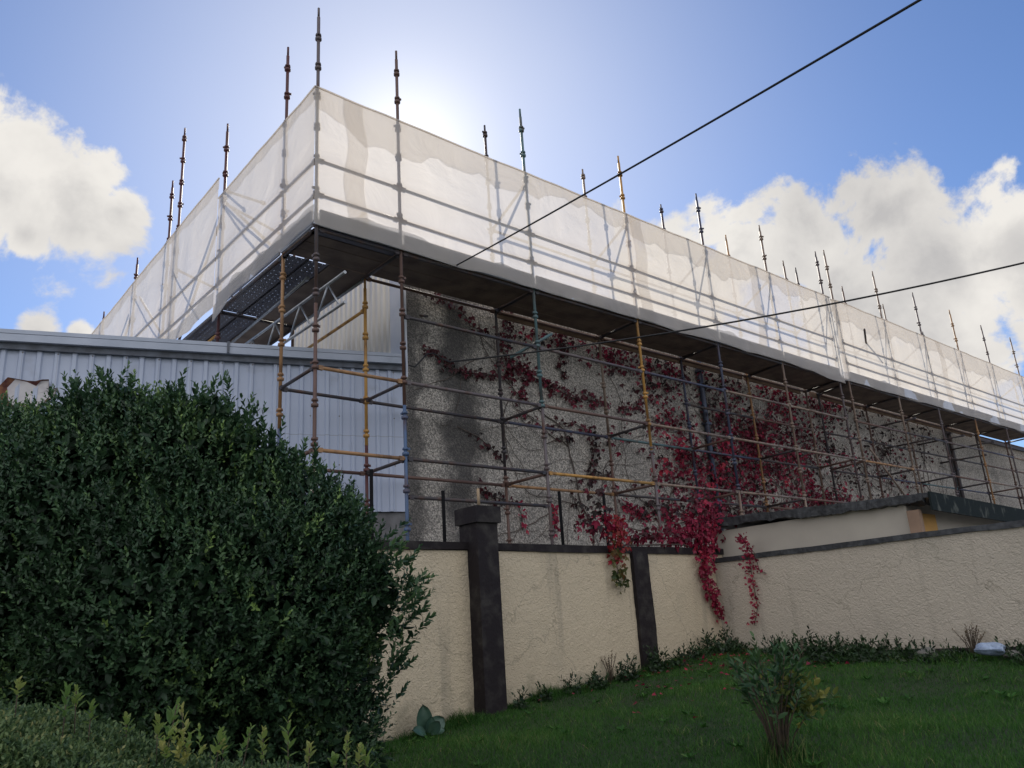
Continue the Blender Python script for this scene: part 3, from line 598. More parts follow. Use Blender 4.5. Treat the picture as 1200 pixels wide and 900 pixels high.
for (ya, za, yb_, zb) in ((12.5, 8.75, 14.4, 7.0), (14.8, 7.0, 17.1, 8.9), (17.5, 8.7, 19.6, 7.0), (10.2, 7.1, 12.2, 8.8)):
    bar('brace', (X0+.05, ya, za), (X0+.05, yb_, zb), 'tan', sca, cl=False)
bar('loose_tube', (X0, 12.3, 9.12), (5.25, 12.3, 9.10), 'brown', sca)
bar('support_tube', (5.05, 10.2, 6.80), (5.05, 13.6, 6.66), 'galv', sca); bar('support_tube', (4.75, 12.9, 6.74), (4.75, 15.2, 6.70), 'yellow', sca)
# galvanised lattice girder under the left deck
lb = MB(); zt, zb = 6.41, 5.97; lb.tube([(5.0, 9.0, zt), (5.0, 14.9, zt)], .024, 10); lb.tube([(5.0, 9.0, zb), (5.0, 14.9, zb)], .024, 10)
y = 9.15; up = True
while y < 14.6:
    lb.tube([(5.0, y, zb if up else zt), (5.0, y+.34, zt if up else zb)], .014, 8); y += .34 if up else .52; up = not up
lb.build('lattice_girder', M['galv'], sca)
# a few odd tubes
bar('brace', tuple(at(1019, 525, 1, 9.5)), tuple(at(1066, 588, 1, 9.2)), 'tan', scb)
bar('loose_tube', tuple(at(598, 419, 1, 9.15)), tuple(at(647, 391, 1, 8.80)), 'teal', sca, cl=False)
bar('loose_tube', (21.0, 9.3, 8.08), tuple(at(1013, 386, 1, 8.3)), 'dark', scb, cl=False)
b = MB(); b.tube([(7.05, WY, 6.62), (7.0, 9.93, 6.5)], .02, 8); b.build('wall_tie', M['dark'], sca)
for (x, z, s) in ((22.0, 6.35, scb), (25.1, 6.2, scb), (27.4, 6.25, scb), (23.0, 5.9, scb), (26.5, 5.75, scb)):
    bar('wall_tie', (x, 8.8, z), (x+.1, WY, z+.02), 'dark', s)
# decking: bay by bay, boards laid along the run
def deck(sc, xs, y0, y1, zb, axis, metal):
    for i in range(len(xs)-1):
        a, c = xs[i]+.012, xs[i+1]-.012; n = 4; w = (y1-y0)/n
        for k in range(n):
            u0, u1 = y0+k*w+.006, y0+(k+1)*w-.006; pf = (i, k) in metal; zz = zb+random.uniform(0, .006)
            b = MB()
            if pf:
                if axis == 0: b.poly([(a, u0, zz), (c, u0, zz), (c, u1, zz), (a, u1, zz)], [(0, 1, 2, 3)]); b.box((a, u0, zz), (c, u0+.012, zz+.055)); b.box((a, u1-.012, zz), (c, u1, zz+.055))
                else: b.poly([(u0, a, zz), (u1, a, zz), (u1, c, zz), (u0, c, zz)], [(0, 1, 2, 3)]); b.box((u0, a, zz), (u0+.012, c, zz+.055)); b.box((u1-.012, a, zz), (u1, c, zz+.055))
                b.build('steel_batten', M['perfX' if axis == 0 else 'perfY'], sc)
            else:
                if axis == 0: b.box((a, u0, zz), (c, u1, zz+.038))
                else: b.box((u0, a, zz), (u1, c, zz+.038))
                b.build('deck_board', M['board'], sc)
deck(sca, [X0-.02]+[o[0] for o in outA[1:-1]]+[18.76], Y0-.03, YI-.06, 6.905, 0, {(0, 0)})
deck(scb, [o[0] for o in outB[:-1]], Y0-.03, YI-.06, 6.905, 0, set())
deck(sca, [9.85, 12.3, 14.7, 17.3, 19.8], X0+.02, XI+.05, 6.91, 1, {(0, 0), (0, 1), (1, 0), (1, 1)})
# toe boards
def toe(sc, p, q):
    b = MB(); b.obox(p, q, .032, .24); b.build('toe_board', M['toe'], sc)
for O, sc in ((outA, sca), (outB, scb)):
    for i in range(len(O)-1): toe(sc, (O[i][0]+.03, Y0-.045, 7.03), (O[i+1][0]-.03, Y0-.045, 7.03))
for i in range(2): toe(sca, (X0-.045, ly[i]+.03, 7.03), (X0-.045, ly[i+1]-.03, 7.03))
# timber bearer against the wall under the inner deck edge
for a, c, sc in ((8.5, 10.95, sca), (11, 13.4, sca), (13.45, 15.8, sca), (15.9, 18.3, sca), (18.8, 21.4, scb), (21.5, 23.9, scb), (24, 26.5, scb), (26.6, 29, scb)):
    b = MB(); b.box((a, YI+.03, 6.80), (c, YI+.075, 6.93)); b.build('timber_bearer', M['beam'], sc)

# ------------------------------------------------------------------ white sheeting hung on the scaffold
def sheet(name, p0, p1, out, z0, z1, label, posts, seed, step=.16, top=None, bot=None, flap=None, seams=()):
    """curtain from p0 to p1 hung outside the rails; sags and puckers between the posts; an overlap flap hangs from the top"""
    r = random.Random(seed); p0 = np.array(p0, float); p1 = np.array(p1, float); Ld = np.linalg.norm(p1-p0); d = (p1-p0)/Ld; n = int(Ld/step); out = np.array(out, float)
    zr = 14; vs = []
    ph = [r.uniform(0, 6.3) for _ in range(8)]
    def wob(s, t): return .020*math.sin(s*2.1+ph[0]+t*2.2)+.014*math.sin(s*5.3+ph[1]-t*3)+.008*math.sin(s*11+ph[2]+t*5)+.006*math.sin(t*9+s*3.+ph[3])
    for j in range(zr+1):
        t = j/zr
        for i in range(n+1):
            s = Ld*i/n; near = min([abs(s-q) for q in posts]+[9]); sag = min(near/1.25, 1)
            za = (z0 if bot is None else bot(s))+.022*math.sin(s*3.3+ph[4])*sag-.018*sag; zb = (z1 if top is None else top(s))-.012*sag**1.5+.003*math.sin(s*7+ph[5])
            o = .085+wob(s, t)*(.3+.7*sag)*(1-.75*t)+.05*sag*math.sin(math.pi*t)
            vs.append(p0+d*s+out*o+np.array([0, 0, za+(zb-za)*t]))
    fs = [(j*(n+1)+i, j*(n+1)+i+1, (j+1)*(n+1)+i+1, (j+1)*(n+1)+i) for j in range(zr) for i in range(n)]
    b = MB(); b.poly(vs, fs, 0, True); o = b.build(name, M['net']); tag(o, label, 'sheeting', 'white sheeting hung round the scaffold deck')
    # folded-over hems: a second layer at the top and bottom with a wavy free edge
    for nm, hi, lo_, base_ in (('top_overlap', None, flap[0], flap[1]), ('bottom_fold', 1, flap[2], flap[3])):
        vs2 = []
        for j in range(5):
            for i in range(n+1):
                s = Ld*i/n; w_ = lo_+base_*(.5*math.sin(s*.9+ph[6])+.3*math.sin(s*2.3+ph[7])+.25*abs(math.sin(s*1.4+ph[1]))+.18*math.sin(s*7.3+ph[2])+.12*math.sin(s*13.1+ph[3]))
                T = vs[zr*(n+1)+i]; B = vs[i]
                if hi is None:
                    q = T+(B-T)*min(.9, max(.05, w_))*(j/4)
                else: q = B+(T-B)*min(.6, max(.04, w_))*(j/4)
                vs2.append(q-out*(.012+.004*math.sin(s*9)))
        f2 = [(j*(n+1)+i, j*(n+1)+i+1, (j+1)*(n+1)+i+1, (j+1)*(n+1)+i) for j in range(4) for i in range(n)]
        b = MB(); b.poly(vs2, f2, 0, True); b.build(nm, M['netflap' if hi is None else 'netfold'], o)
    for q in seams:
        i0 = int(q/Ld*n); vs3 = []
        for j in range(zr+1):
            for i in (i0, i0+1, i0+2): vs3.append(vs[j*(n+1)+i]-out*.02+d*.04*math.sin(j*.8+q))
        b = MB(); b.poly(vs3, [(j*3+i, j*3+i+1, (j+1)*3+i+1, (j+1)*3+i) for j in range(zr) for i in range(2)], 0, True); b.build('side_overlap', M['netflap'], o)
    # rolled top edge
    b = MB(); b.tube([v for v in vs[zr*(n+1):(zr+1)*(n+1)]], .016, 6); b.build('rolled_edge', M['net'], o)
    return o
def botA(s):
    e = 13.6-s      # dips towards its far end
    return 6.90-(.10*max(0, 1-e/2.2))
sheet('sheeting', (X0-.085, Y0, 0), (18.42, Y0, 0), (0, -1, 0), 6.90, 9.03, 'long white translucent sheet hung along the front from the near corner to the notch', [q[0]-X0+.085 for q in outA], 3, bot=botA, seams=(.55, 6.75, 10.6), flap=(.17, .13, .09, .06))
sheet('sheeting', (18.5, Y0+.02, 0), (36.5, Y0+.02, 0), (0, -1, 0), 6.90, 9.05, 'further white translucent sheet on the right half of the front, beyond the notch', [q[0]-18.5 for q in outB], 5, top=lambda s: 9.05-.05*max(0, 1-s/.5), seams=(.1, 6.2), flap=(.22, .10, .09, .05))
def bl(s):
    return 6.93 if s < 1.05 else 6.93-.02*(s-1.05)-(.17*max(0, (s-2.7)/.75) if s > 2.7 else 0)
sheet('sheeting', (X0, Y0-.085, 0), (X0, 12.34, 0), (-1, 0, 0), 6.93, 9.03, 'white translucent sheet on the left face next to the near corner', [.085, 1.1, 3.45], 8, bot=bl, top=lambda s: 9.03-.02*s+.0*s, flap=(.07, .05, .10, .06))
sheet('sheeting', (X0, 12.36, 0), (X0, 21.8, 0), (-1, 0, 0), 7.2, 9.35, 'white translucent sheet on the far end of the left face above the shed', [0, 2.3, 4.9, 7.4, 9.4], 12, seams=(2.2,), top=lambda s: 9.36-.03*s, bot=lambda s: 6.97-(.0 if s < 2.8 else .7), flap=(.07, .04, .10, .05))

# ------------------------------------------------------------------ overhead cables
def sagline(p, q, sag, n=24): return [np.array(p)*(1-t)+np.array(q)*t-np.array([0, 0, sag*4*t*(1-t)]) for t in np.linspace(0, 1, n)]
p = at(492, 334, 1, WY-.12); q = CAM+ray(1078, 0)*6.0+np.array([0, 0, .094]); e = q+(q-p)*.6
b = MB(); b.tube(sagline(p, e, .10), .011, 8); tag(b.build('overhead_cable', M['cable']), 'thin black cable slanting steeply up from the building to the top of the picture', 'cable')
p = at(527, 424, 1, Y0-.35); q = CAM+ray(1200, 308)*10.0+np.array([0, 0, .249]); e = q+(q-p)*.5
pts = sagline(p, e, .28)
wall_pts = [at(x, y, 1, 9.6) for x, y in ((479, 428), (486, 430), (492, 424), (500, 415), (508, 414), (518, 420))]
b = MB(); b.tube(wall_pts+pts, .0125, 8); tag(b.build('overhead_cable', M['cable']), 'black cable looping by the first posts then rising gently to the right edge', 'cable')

# ================================================================== red creeper on the wall
M['creeper'] = leafmat('creeper_leaves', [(.030, .020, .018), (.085, .018, .024), (.20, .014, .040), (.36, .018, .065), (.52, .04, .07)], rough=.5, trans=.3)
M['creeper_green'] = leafmat('creeper_green_red', [(.04, .07, .02), (.12, .12, .03), (.24, .05, .03), (.38, .02, .04)], rough=.5, trans=.35)
WP = WY-.01
def creep_leaves(P, size, tint, nrm=(0, -1, 0), jit=.5):
    """three lobed leaves hanging off the wall"""
    n = len(P); nr = unit(np.array(nrm)[None]+rng.normal(0, jit, (n, 3))); dn = unit(np.array([[0, 0, -1.]])+rng.normal(0, .5, (n, 3)))
    s = np.cross(dn, nr); Vs = []; Fs = []; Ts = []; k = 0
    for a in (-.85, 0, .85):
        dd = dn*math.cos(a)+unit(s)*math.sin(a); sz = size*(1 if a == 0 else .8)*rng.uniform(.85, 1.1, n)
        v, f, t = leaves(P, dd, nr, sz, sz*.55, tint); Vs.append(v); Fs.append(f+k); Ts.append(t); k += len(v)
    return np.concatenate(Vs), np.concatenate(Fs), np.concatenate(Ts)
class Acc:
    def __init__(s): s.V = []; s.F = []; s.T = []; s.k = 0
    def add(s, vft):
        v, f, t = vft; s.V.append(v); s.F.append(f+s.k); s.T.append(t); s.k += len(v)
    def build(s, name, m, parent=None): return npmesh(name, np.concatenate(s.V), np.concatenate(s.F), m, parent, np.concatenate(s.T))
def on_wall(pts): return np.array([at(x, y, 1, WP) for x, y in pts])
def strand(P, per_m, spread, tint, size=.085, acc=None, tj=.12):
    for a, c in zip(P[:-1], P[1:]):
        n = rng.poisson(np.linalg.norm(c-a)*per_m)
        if n == 0: continue
        t = rng.uniform(0, 1, n)[:, None]; q = a*(1-t)+c*t+rng.normal(0, 1, (n, 3))*np.array([spread, .03, spread]); q[:, 1] = np.minimum(q[:, 1], WP-.02)-rng.uniform(0, .06, n)
        acc.add(creep_leaves(q, rng.uniform(.6, 1.15, n)*size, np.clip(rng.normal(tint, tj, n), 0, 1)))
vine = empty('climbing_creeper', (15, WP, 1.5), 'red and dark leaved creeper spreading over the pebble-dashed wall behind the scaffold', 'climbing plant')
st = MB(); lf = Acc()
strands = [([(500, 344), (515, 350), (530, 362), (545, 370), (551, 383), (568, 388)], 30, .05, .25), ([(586, 362), (594, 380), (583, 398), (592, 420), (597, 450)], 60, .10, .28),
 ([(494, 407), (512, 418), (530, 432), (545, 437), (562, 438), (588, 441)], 42, .045, .22), ([(590, 440), (608, 425), (620, 440), (645, 452), (668, 466), (690, 469), (709, 472)], 75, .09, .32),
 ([(620, 440), (612, 455), (611, 472)], 40, .05, .3), ([(655, 402), (661, 412), (655, 428), (659, 441)], 60, .07, .2), ([(605, 480), (625, 490), (622, 500)], 20, .08, .3),
 ([(535, 500), (560, 512), (575, 525), (587, 540)], 26, .05, .15), ([(560, 572), (578, 582), (603, 590)], 55, .07, .18), ([(606, 590), (611, 605), (612, 622)], 45, .05, .75), ([(645, 588), (649, 605), (650, 625)], 45, .045, .7),
 ([(690, 500), (696, 525), (692, 545), (690, 575)], 55, .08, .12), ([(670, 565), (690, 560), (715, 555)], 25, .05, .18), ([(728, 590), (745, 600), (760, 606)], 60, .06, .62), ([(772, 612), (790, 600)], 60, .07, .65),
 ([(722, 480), (745, 478), (750, 465)], 40, .06, .3), ([(640, 500), (670, 495), (700, 512)], 22, .07, .25), ([(718, 390), (716, 420), (718, 440)], 50, .1, .3),
 ([(668, 575), (680, 605), (690, 612)], 18, .05, .12), ([(640, 520), (660, 512), (672, 516)], 18, .04, .1)]
for pts, pm, sp, tn in strands:
    P = on_wall(pts); strand(P, pm, sp, tn, acc=lf); st.tube([p_+np.array([0, -.012, 0]) for p_ in P], .008, 5)
# thick patches: centre x, y, half width, half height (survey pixels), leaves, tint
patches = [(690, 392, 70, 22, 420, .42), (740, 410, 60, 32, 700, .36), (790, 425, 45, 28, 350, .3), (650, 385, 40, 12, 120, .35), (860, 440, 50, 25, 380, .22),
 (800, 540, 32, 42, 700, .5), (790, 500, 25, 22, 160, .45), (770, 470, 26, 30, 150, .38), (835, 545, 22, 35, 420, .62), (868, 510, 32, 48, 1100, .40), (880, 565, 42, 40, 1100, .33), (850, 500, 26, 34, 260, .25), (830, 475, 30, 40, 250, .2),
 (925, 465, 28, 36, 520, .5), (905, 500, 30, 50, 620, .42), (935, 540, 36, 46, 800, .46), (960, 580, 34, 24, 560, .5), (950, 510, 40, 50, 420, .2), (893, 455, 8, 10, 30, .95), (960, 470, 20, 14, 300, .55), (975, 465, 14, 18, 100, .4),
 (990, 530, 50, 55, 420, .04), (1030, 520, 50, 40, 420, .03), (1060, 505, 36, 34, 260, .03), (1040, 560, 36, 30, 240, .1), (1075, 520, 22, 30, 110, .03), (1000, 480, 40, 20, 150, .03), (800, 590, 60, 22, 260, .25), (740, 515, 40, 30, 60, .25), (900, 600, 70, 14, 420, .3),
 (840, 605, 40, 12, 200, .35), (760, 445, 30, 20, 60, .3)]
for (cx, cy, hw, hh, n, tn) in patches:
    n = int(n*(.60 if tn > .12 else .5)); g = rng.normal(0, .55, (n, 2)); keep = np.linalg.norm(g, axis=1) < 1.5; g = g[keep]
    cl = rng.normal(0, .5, (14, 2)); g = g*.5+cl[rng.integers(0, 14, len(g))]      # leaves gather in clumps
    P = np.array([at(cx+hw*a, cy+hh*c, 1, WP) for a, c in g]); P[:, 1] -= rng.uniform(.02, .14, len(P)); ok = (P[:, 2] < 6.88) & (P[:, 2] > 1.6) & (P[:, 0] > WX)
    P = P[ok]; lf.add(creep_leaves(P, rng.uniform(.05, .11, len(P)), np.clip(rng.normal(tn, .26, len(P)), 0, 1)))
# bare stems wandering up and across the wall
def stem(p, ang, ln, r, depth):
    pts = [np.array(p)]; a = ang
    for i in range(int(ln/.16)):
        a += random.gauss(0, .28); q = pts[-1]+np.array([math.cos(a)*.16, 0, math.sin(a)*.16])
        if q[2] > 6.85 or q[2] < 1.6 or q[0] < WX+.15: break
        pts.append(q)
        if depth and random.random() < .2: stem(q, a+random.choice((-1, 1))*random.uniform(.4, 1.1), ln*.5, r*.6, depth-1)
    if len(pts) > 2: st.tube(pts, [r*(1-.6*i/len(pts)) for i in range(len(pts))], 5)
for x in (10.6, 12.5, 13.8, 15.0, 16.5, 18, 19.6, 21.4, 23, 25):
    stem((x, WP-.012, 1.7+random.uniform(0, .8)), random.uniform(1.0, 2.2), 5.5, .016, 2)
st.build('stems', M['twig'], vine); lf.build('foliage', M['creeper'], vine)

# creeper trails hanging over the garden wall
def trail(name, pts, spread, n, tint, label, m='creeper', plane=(1, FY-.04), size=.075):
    P = [at(x, y, plane[0], plane[1]) for x, y in pts]; root = empty(name, tuple(P[0]), label, 'climbing plant', 'creeper trails over the garden wall')
    b = MB(); b.tube(P, .006, 5); b.build('stem', M['twig'], root); A_ = Acc(); sg = np.array([np.linalg.norm(c-a) for a, c in zip(P[:-1], P[1:])]); nrm = (0, -1, 0) if plane[0] == 1 else (-1, 0, 0)
    for i, (a, c) in enumerate(zip(P[:-1], P[1:])):
        k = int(.9*n*sg[i]/sg.sum()*(1.5-1.0*i/len(sg))); t = rng.uniform(0, 1, k)[:, None]; sp = spread[min(i, len(spread)-1)]
        q = a*(1-t)+c*t+rng.normal(0, 1, (k, 3))*sp; q[:, plane[0]] = plane[1]-rng.uniform(.0, .10, k)
        A_.add(creep_leaves(q, rng.uniform(.6, 1.15, k)*size*.85, np.clip(rng.normal(tint[min(i, len(tint)-1)], .12, k), 0, 1), nrm, .5))
    A_.build('foliage', M[m], root)
trail('hanging_creeper', [(716, 608), (722, 625), (720, 645), (724, 668), (722, 688)], (.10, .10, .08, .06), 230, (.95, .85, .4, .1), 'green and red creeper trail over the coping left of the second pillar', 'creeper_green')
trail('hanging_creeper', [(829, 612), (824, 640), (822, 660), (829, 690), (836, 708), (842, 724)], (.12, .10, .08, .06, .045), 430, (.66, .72, .6, .62, .7), 'longest bright red creeper trail hanging at the corner of the garden wall')
trail('hanging_creeper', [(868, 625), (876, 645), (880, 668), (884, 690), (888, 712), (884, 732)], (.05, .045, .035), 150, (.62, .66, .7), 'thin red creeper trail hanging on the pale right hand wall', plane=(0, RX-.03), size=.055)
trail('hanging_creeper', [(869, 628), (884, 648), (890, 668), (898, 672)], (.03,), 34, (.6, .6), 'short red creeper wisp beside the thin trail on the right hand wall', plane=(0, RX-.045), size=.06)
# heap of creeper lying along the coping
hp_ = empty('creeper_heap', (9.2, FY+.1, 2.6), 'mass of crimson creeper lying along the coping between second pillar and wall corner', 'climbing plant'); A_ = Acc()
for (cx, cy, hw, hh, n, tn) in ((715, 614, 18, 12, 200, .6), (745, 630, 30, 5, 100, .35), (775, 624, 34, 11, 220, .42), (805, 626, 28, 16, 420, .6), (825, 612, 20, 26, 480, .62), (700, 600, 18, 22, 110, .08), (815, 590, 24, 22, 220, .3)):
    n = int(n*.36); g = rng.normal(0, .6, (n, 2)); P = np.array([at(cx+hw*a, cy+hh*c, 1, FY+.02) for a, c in g]); P[:, 1] += rng.uniform(-.16, .3, n); ok = ~((P[:, 2] < 2.62) & (P[:, 1] > FY-.04)); P = P[ok]
    A_.add(creep_leaves(P, rng.uniform(.06, .105, len(P)), np.clip(rng.normal(tn, .14, len(P)), 0, 1)))
A_.build('foliage', M['creeper'], hp_)
b = MB(); b.tube([(8.2, FY+.05, 2.61), (8.9, FY+.1, 2.63), (9.6, FY+.02, 2.64), (10.3, FY+.1, 2.62)], .012, 6)
b.tube([(9.9, FY+.05, 2.62), (10.1, 8.3, 2.9), (10.4, 9.4, 3.2), (10.6, WP, 3.3)], .012, 6); b.build('stems', M['twig'], hp_)

# ================================================================== big evergreen shrub
M['shrub'] = leafmat('shrub_leaves', [(.018, .040, .020), (.034, .076, .036), (.058, .12, .052), (.10, .18, .065), (.22, .34, .09)], rough=.42, trans=.22, spec=.4)
M['shrubcore'] = mat('shrub_inner', (.008, .016, .009), (.015, .028, .014), rough=.9, scale=8)
D0 = 5.1
def sb(x, y, r, dd=0.): p = atd(x, y, D0+dd); return (p[0], p[1], p[2], r/FPX*(D0+dd))
blobs = [sb(140, 640, 180, .1), (*sb(290, 690, 150)[:3], sb(290, 690, 150)[3]), sb(60, 610, 118), sb(330, 640, 92), sb(375, 690, 72), sb(417, 690, 30, -.05), sb(366, 790, 76), sb(200, 556, 86), sb(125, 528, 64), sb(25, 565, 78), sb(245, 560, 62, -.1),
         sb(230, 800, 120), sb(90, 790, 140), sb(-60, 640, 170), sb(-160, 720, 190), sb(388, 622, 38), sb(428, 657, 18), sb(300, 850, 110), sb(375, 860, 70), sb(300, 560, 40), sb(145, 492, 26), sb(205, 502, 28), sb(250, 500, 24), sb(95, 490, 22), sb(403, 745, 36), sb(446, 722, 14), sb(200, 700, 150, -.25), sb(330, 760, 90, -.15)]
root = atd(200, 900, D0); gz = float(ground_z(root[0], root[1]))
shb = empty('evergreen_shrub', (root[0], root[1], gz), 'large dark green rounded evergreen shrub in front of the shed and garden wall', 'shrub')
A_ = Acc()
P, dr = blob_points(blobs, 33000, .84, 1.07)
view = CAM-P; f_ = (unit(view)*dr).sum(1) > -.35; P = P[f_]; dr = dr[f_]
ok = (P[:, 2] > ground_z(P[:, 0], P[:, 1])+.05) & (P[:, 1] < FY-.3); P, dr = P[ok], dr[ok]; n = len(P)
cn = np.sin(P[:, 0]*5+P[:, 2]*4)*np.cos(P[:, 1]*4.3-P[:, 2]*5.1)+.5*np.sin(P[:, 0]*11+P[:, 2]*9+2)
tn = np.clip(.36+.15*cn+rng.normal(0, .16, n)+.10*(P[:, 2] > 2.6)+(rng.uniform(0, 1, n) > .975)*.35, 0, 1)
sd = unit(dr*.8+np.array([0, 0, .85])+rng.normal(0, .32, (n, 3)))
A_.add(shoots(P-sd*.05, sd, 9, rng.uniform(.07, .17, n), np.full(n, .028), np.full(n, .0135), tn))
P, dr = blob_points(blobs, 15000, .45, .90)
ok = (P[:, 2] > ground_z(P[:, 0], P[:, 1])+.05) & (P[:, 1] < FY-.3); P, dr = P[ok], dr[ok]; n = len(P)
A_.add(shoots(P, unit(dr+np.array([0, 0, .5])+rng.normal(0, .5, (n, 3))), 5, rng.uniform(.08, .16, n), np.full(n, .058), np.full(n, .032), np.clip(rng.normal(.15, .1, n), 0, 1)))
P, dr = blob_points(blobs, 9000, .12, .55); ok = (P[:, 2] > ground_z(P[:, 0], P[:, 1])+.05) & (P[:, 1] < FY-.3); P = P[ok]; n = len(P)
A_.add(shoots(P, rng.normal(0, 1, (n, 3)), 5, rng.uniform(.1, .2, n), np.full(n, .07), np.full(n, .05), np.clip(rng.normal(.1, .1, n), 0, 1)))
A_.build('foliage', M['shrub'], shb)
# long leading shoots breaking the outline
A_ = Acc(); tops = [(128, 446), (100, 458), (150, 454), (182, 466), (205, 458), (238, 462), (262, 470), (80, 462), (66, 484), (410, 598), (445, 625), (395, 590), (472, 672), (483, 705), (478, 712), (462, 690), (455, 640), (468, 760), (345, 532), (370, 548), (300, 505), (455, 735), (460, 775), (8, 486), (460, 660), (476, 690), (450, 800), (320, 515), (285, 490)]
bs = []; ds = []
for (x, y) in tops:
    for k in range(6):
        q = atd(x+random.uniform(-10, 10), y+random.uniform(6, 30), D0+random.uniform(-.2, .1)); bs.append(q); ds.append([random.gauss(.0 if x < 380 else .25, .25), random.gauss(0 if x < 380 else -.25, .2), 1 if x < 430 else .35])
bs = np.array(bs); ds = np.array(ds); n = len(bs)
A_.add(shoots(bs, ds, 14, rng.uniform(.10, .22, n), np.full(n, .040), np.full(n, .018), np.clip(rng.normal(.42, .12, n), 0, 1)))
A_.build('leading_shoots', M['shrub'], shb)
b = MB()
for i in range(9):
    a = i*.7; q = np.array(random.choice(blobs[:12])[:3]); b.tube([(root[0]+.12*math.cos(a), root[1]+.12*math.sin(a), gz-.05), (root[0]*.6+q[0]*.4, root[1]*.6+q[1]*.4, gz+.6), tuple(q)], [.045, .03, .012], 7)
b.build('trunk', M['bark'], shb)

# ================================================================== lawn grass
M['grass'] = leafmat('grass_blades', [(.022, .065, .014), (.040, .125, .022), (.064, .18, .032), (.11, .23, .05), (.30, .28, .12)], rough=.5, trans=.4, spec=.25)
def grass(name, P, h, w, tint, kind='stuff', parent=None, lean=.35):
    n = len(P); a = rng.uniform(0, 6.28, n); s = np.stack([np.cos(a), np.sin(a), np.zeros(n)], 1); ln = rng.normal(0, lean, (n, 3)); ln[:, 2] = 0
    up = unit(np.array([[0, 0, 1.]])+ln); up2 = unit(np.array([[0, 0, 1.]])+ln*2.4)
    w = w[:, None]; h = h[:, None]; mid = P+up*h*.55; tip = mid+up2*h*.5
    V_ = np.stack([P-s*w*.5, P+s*w*.5, mid+s*w*.38, mid-s*w*.38, tip+s*w*.06, tip-s*w*.06], 1).reshape(-1, 3)
    F_ = (np.arange(n)[:, None, None]*6+np.array([[0, 1, 2, 3], [3, 2, 4, 5]])[None]).reshape(-1, 4)
    o = npmesh(name, V_, F_, M['grass'], parent, np.repeat(tint, 6))
    if kind: o['kind'] = kind
    return o
n = 330000; U = rng.uniform(0, 1, (n, 2)); gx = 2.0+U[:, 0]*8.5; gy = .5+U[:, 1]*7.0
dist = np.hypot(gx, gy); keep = (rng.uniform(0, 1, n) < np.clip(1.5-dist/11, .35, 1)) & (gx < RX-.02) & (gy < FY-.02)
az = np.arctan2(gx, gy)-YW; keep &= (az > -.36) & (az < .66) & (dist > 3.2); gx, gy = gx[keep], gy[keep]; n = len(gx)
Pg = np.stack([gx, gy, ground_z(gx, gy)-.005], 1); nn = np.sin(gx*1.3+gy*.7)*np.cos(gy*1.9-gx*.5)+.6*np.sin(gx*4.1-gy*2.3)*np.sin(gy*3.7+gx)
go = grass('grass', Pg, (rng.uniform(.025, .06, n)*(1+.3*nn)).clip(.015), rng.uniform(.003, .006, n), np.clip(.42+.16*nn+rng.normal(0, .16, n)+(rng.uniform(0, 1, n) > .99)*.5, 0, 1))
tag(go, 'short dark green lawn grass', 'grass')

n = 5200; cx = rng.uniform(3.2, RX-.2, 150); cy = rng.uniform(2.6, FY-.3, 150); k = rng.integers(0, 150, n); gx = cx[k]+rng.normal(0, .05, n); gy = cy[k]+rng.normal(0, .05, n)
go = grass('grass_tufts', np.stack([gx, gy, ground_z(gx, gy)-.005], 1), rng.uniform(.05, .12, n), rng.uniform(.003, .007, n), np.clip(rng.normal(.6, .15, n)+(rng.uniform(0, 1, n) > .95)*.4, 0, 1), lean=.6); tag(go, 'coarser pale tufts standing up in the lawn', 'grass')
n = 260; t_ = rng.beta(4, 1.3, n); gx = 5+t_*5.2; gy = np.minimum(FY-.1, 4.6+rng.beta(3, 1.2, n)*2.9); P = np.stack([gx, gy, ground_z(gx, gy)+.045], 1)
v_, f_2, t2_ = leaves(P, np.stack([rng.normal(0, 1, n), rng.normal(0, 1, n), rng.normal(0, .2, n)], 1), np.array([[0, 0, 1.]])+rng.normal(0, .3, (n, 3)), rng.uniform(.04, .075, n), rng.uniform(.03, .05, n), np.clip(rng.normal(.5, .25, n), 0, 1), 'ivy')
tag(npmesh('fallen_leaves', v_, f_2, M['creeper'], None, t2_), 'fallen red creeper leaves scattered on the lawn below the walls', 'leaves', kind='stuff')
n = 900; cx = rng.uniform(3.4, RX-.3, 60); cy = rng.uniform(2.8, FY-.4, 60); k = rng.integers(0, 60, n); a_ = rng.uniform(0, 6.28, n); P = np.stack([cx[k]+.015*np.cos(a_), cy[k]+.015*np.sin(a_), ground_z(cx[k], cy[k])+.02], 1)
v_, f_2, t2_ = leaves(P, np.stack([np.cos(a_), np.sin(a_), rng.uniform(.15, .9, n)], 1), np.array([[0, 0, 1.]])+rng.normal(0, .1, (n, 3)), rng.uniform(.03, .085, n), rng.uniform(.015, .03, n), np.clip(rng.normal(.52, .2, n), 0, 1))
tag(npmesh('lawn_weeds', v_, f_2, M['grass'], None, t2_*.8), 'small broad leaved weeds growing flat in the lawn', 'weeds', kind='stuff')
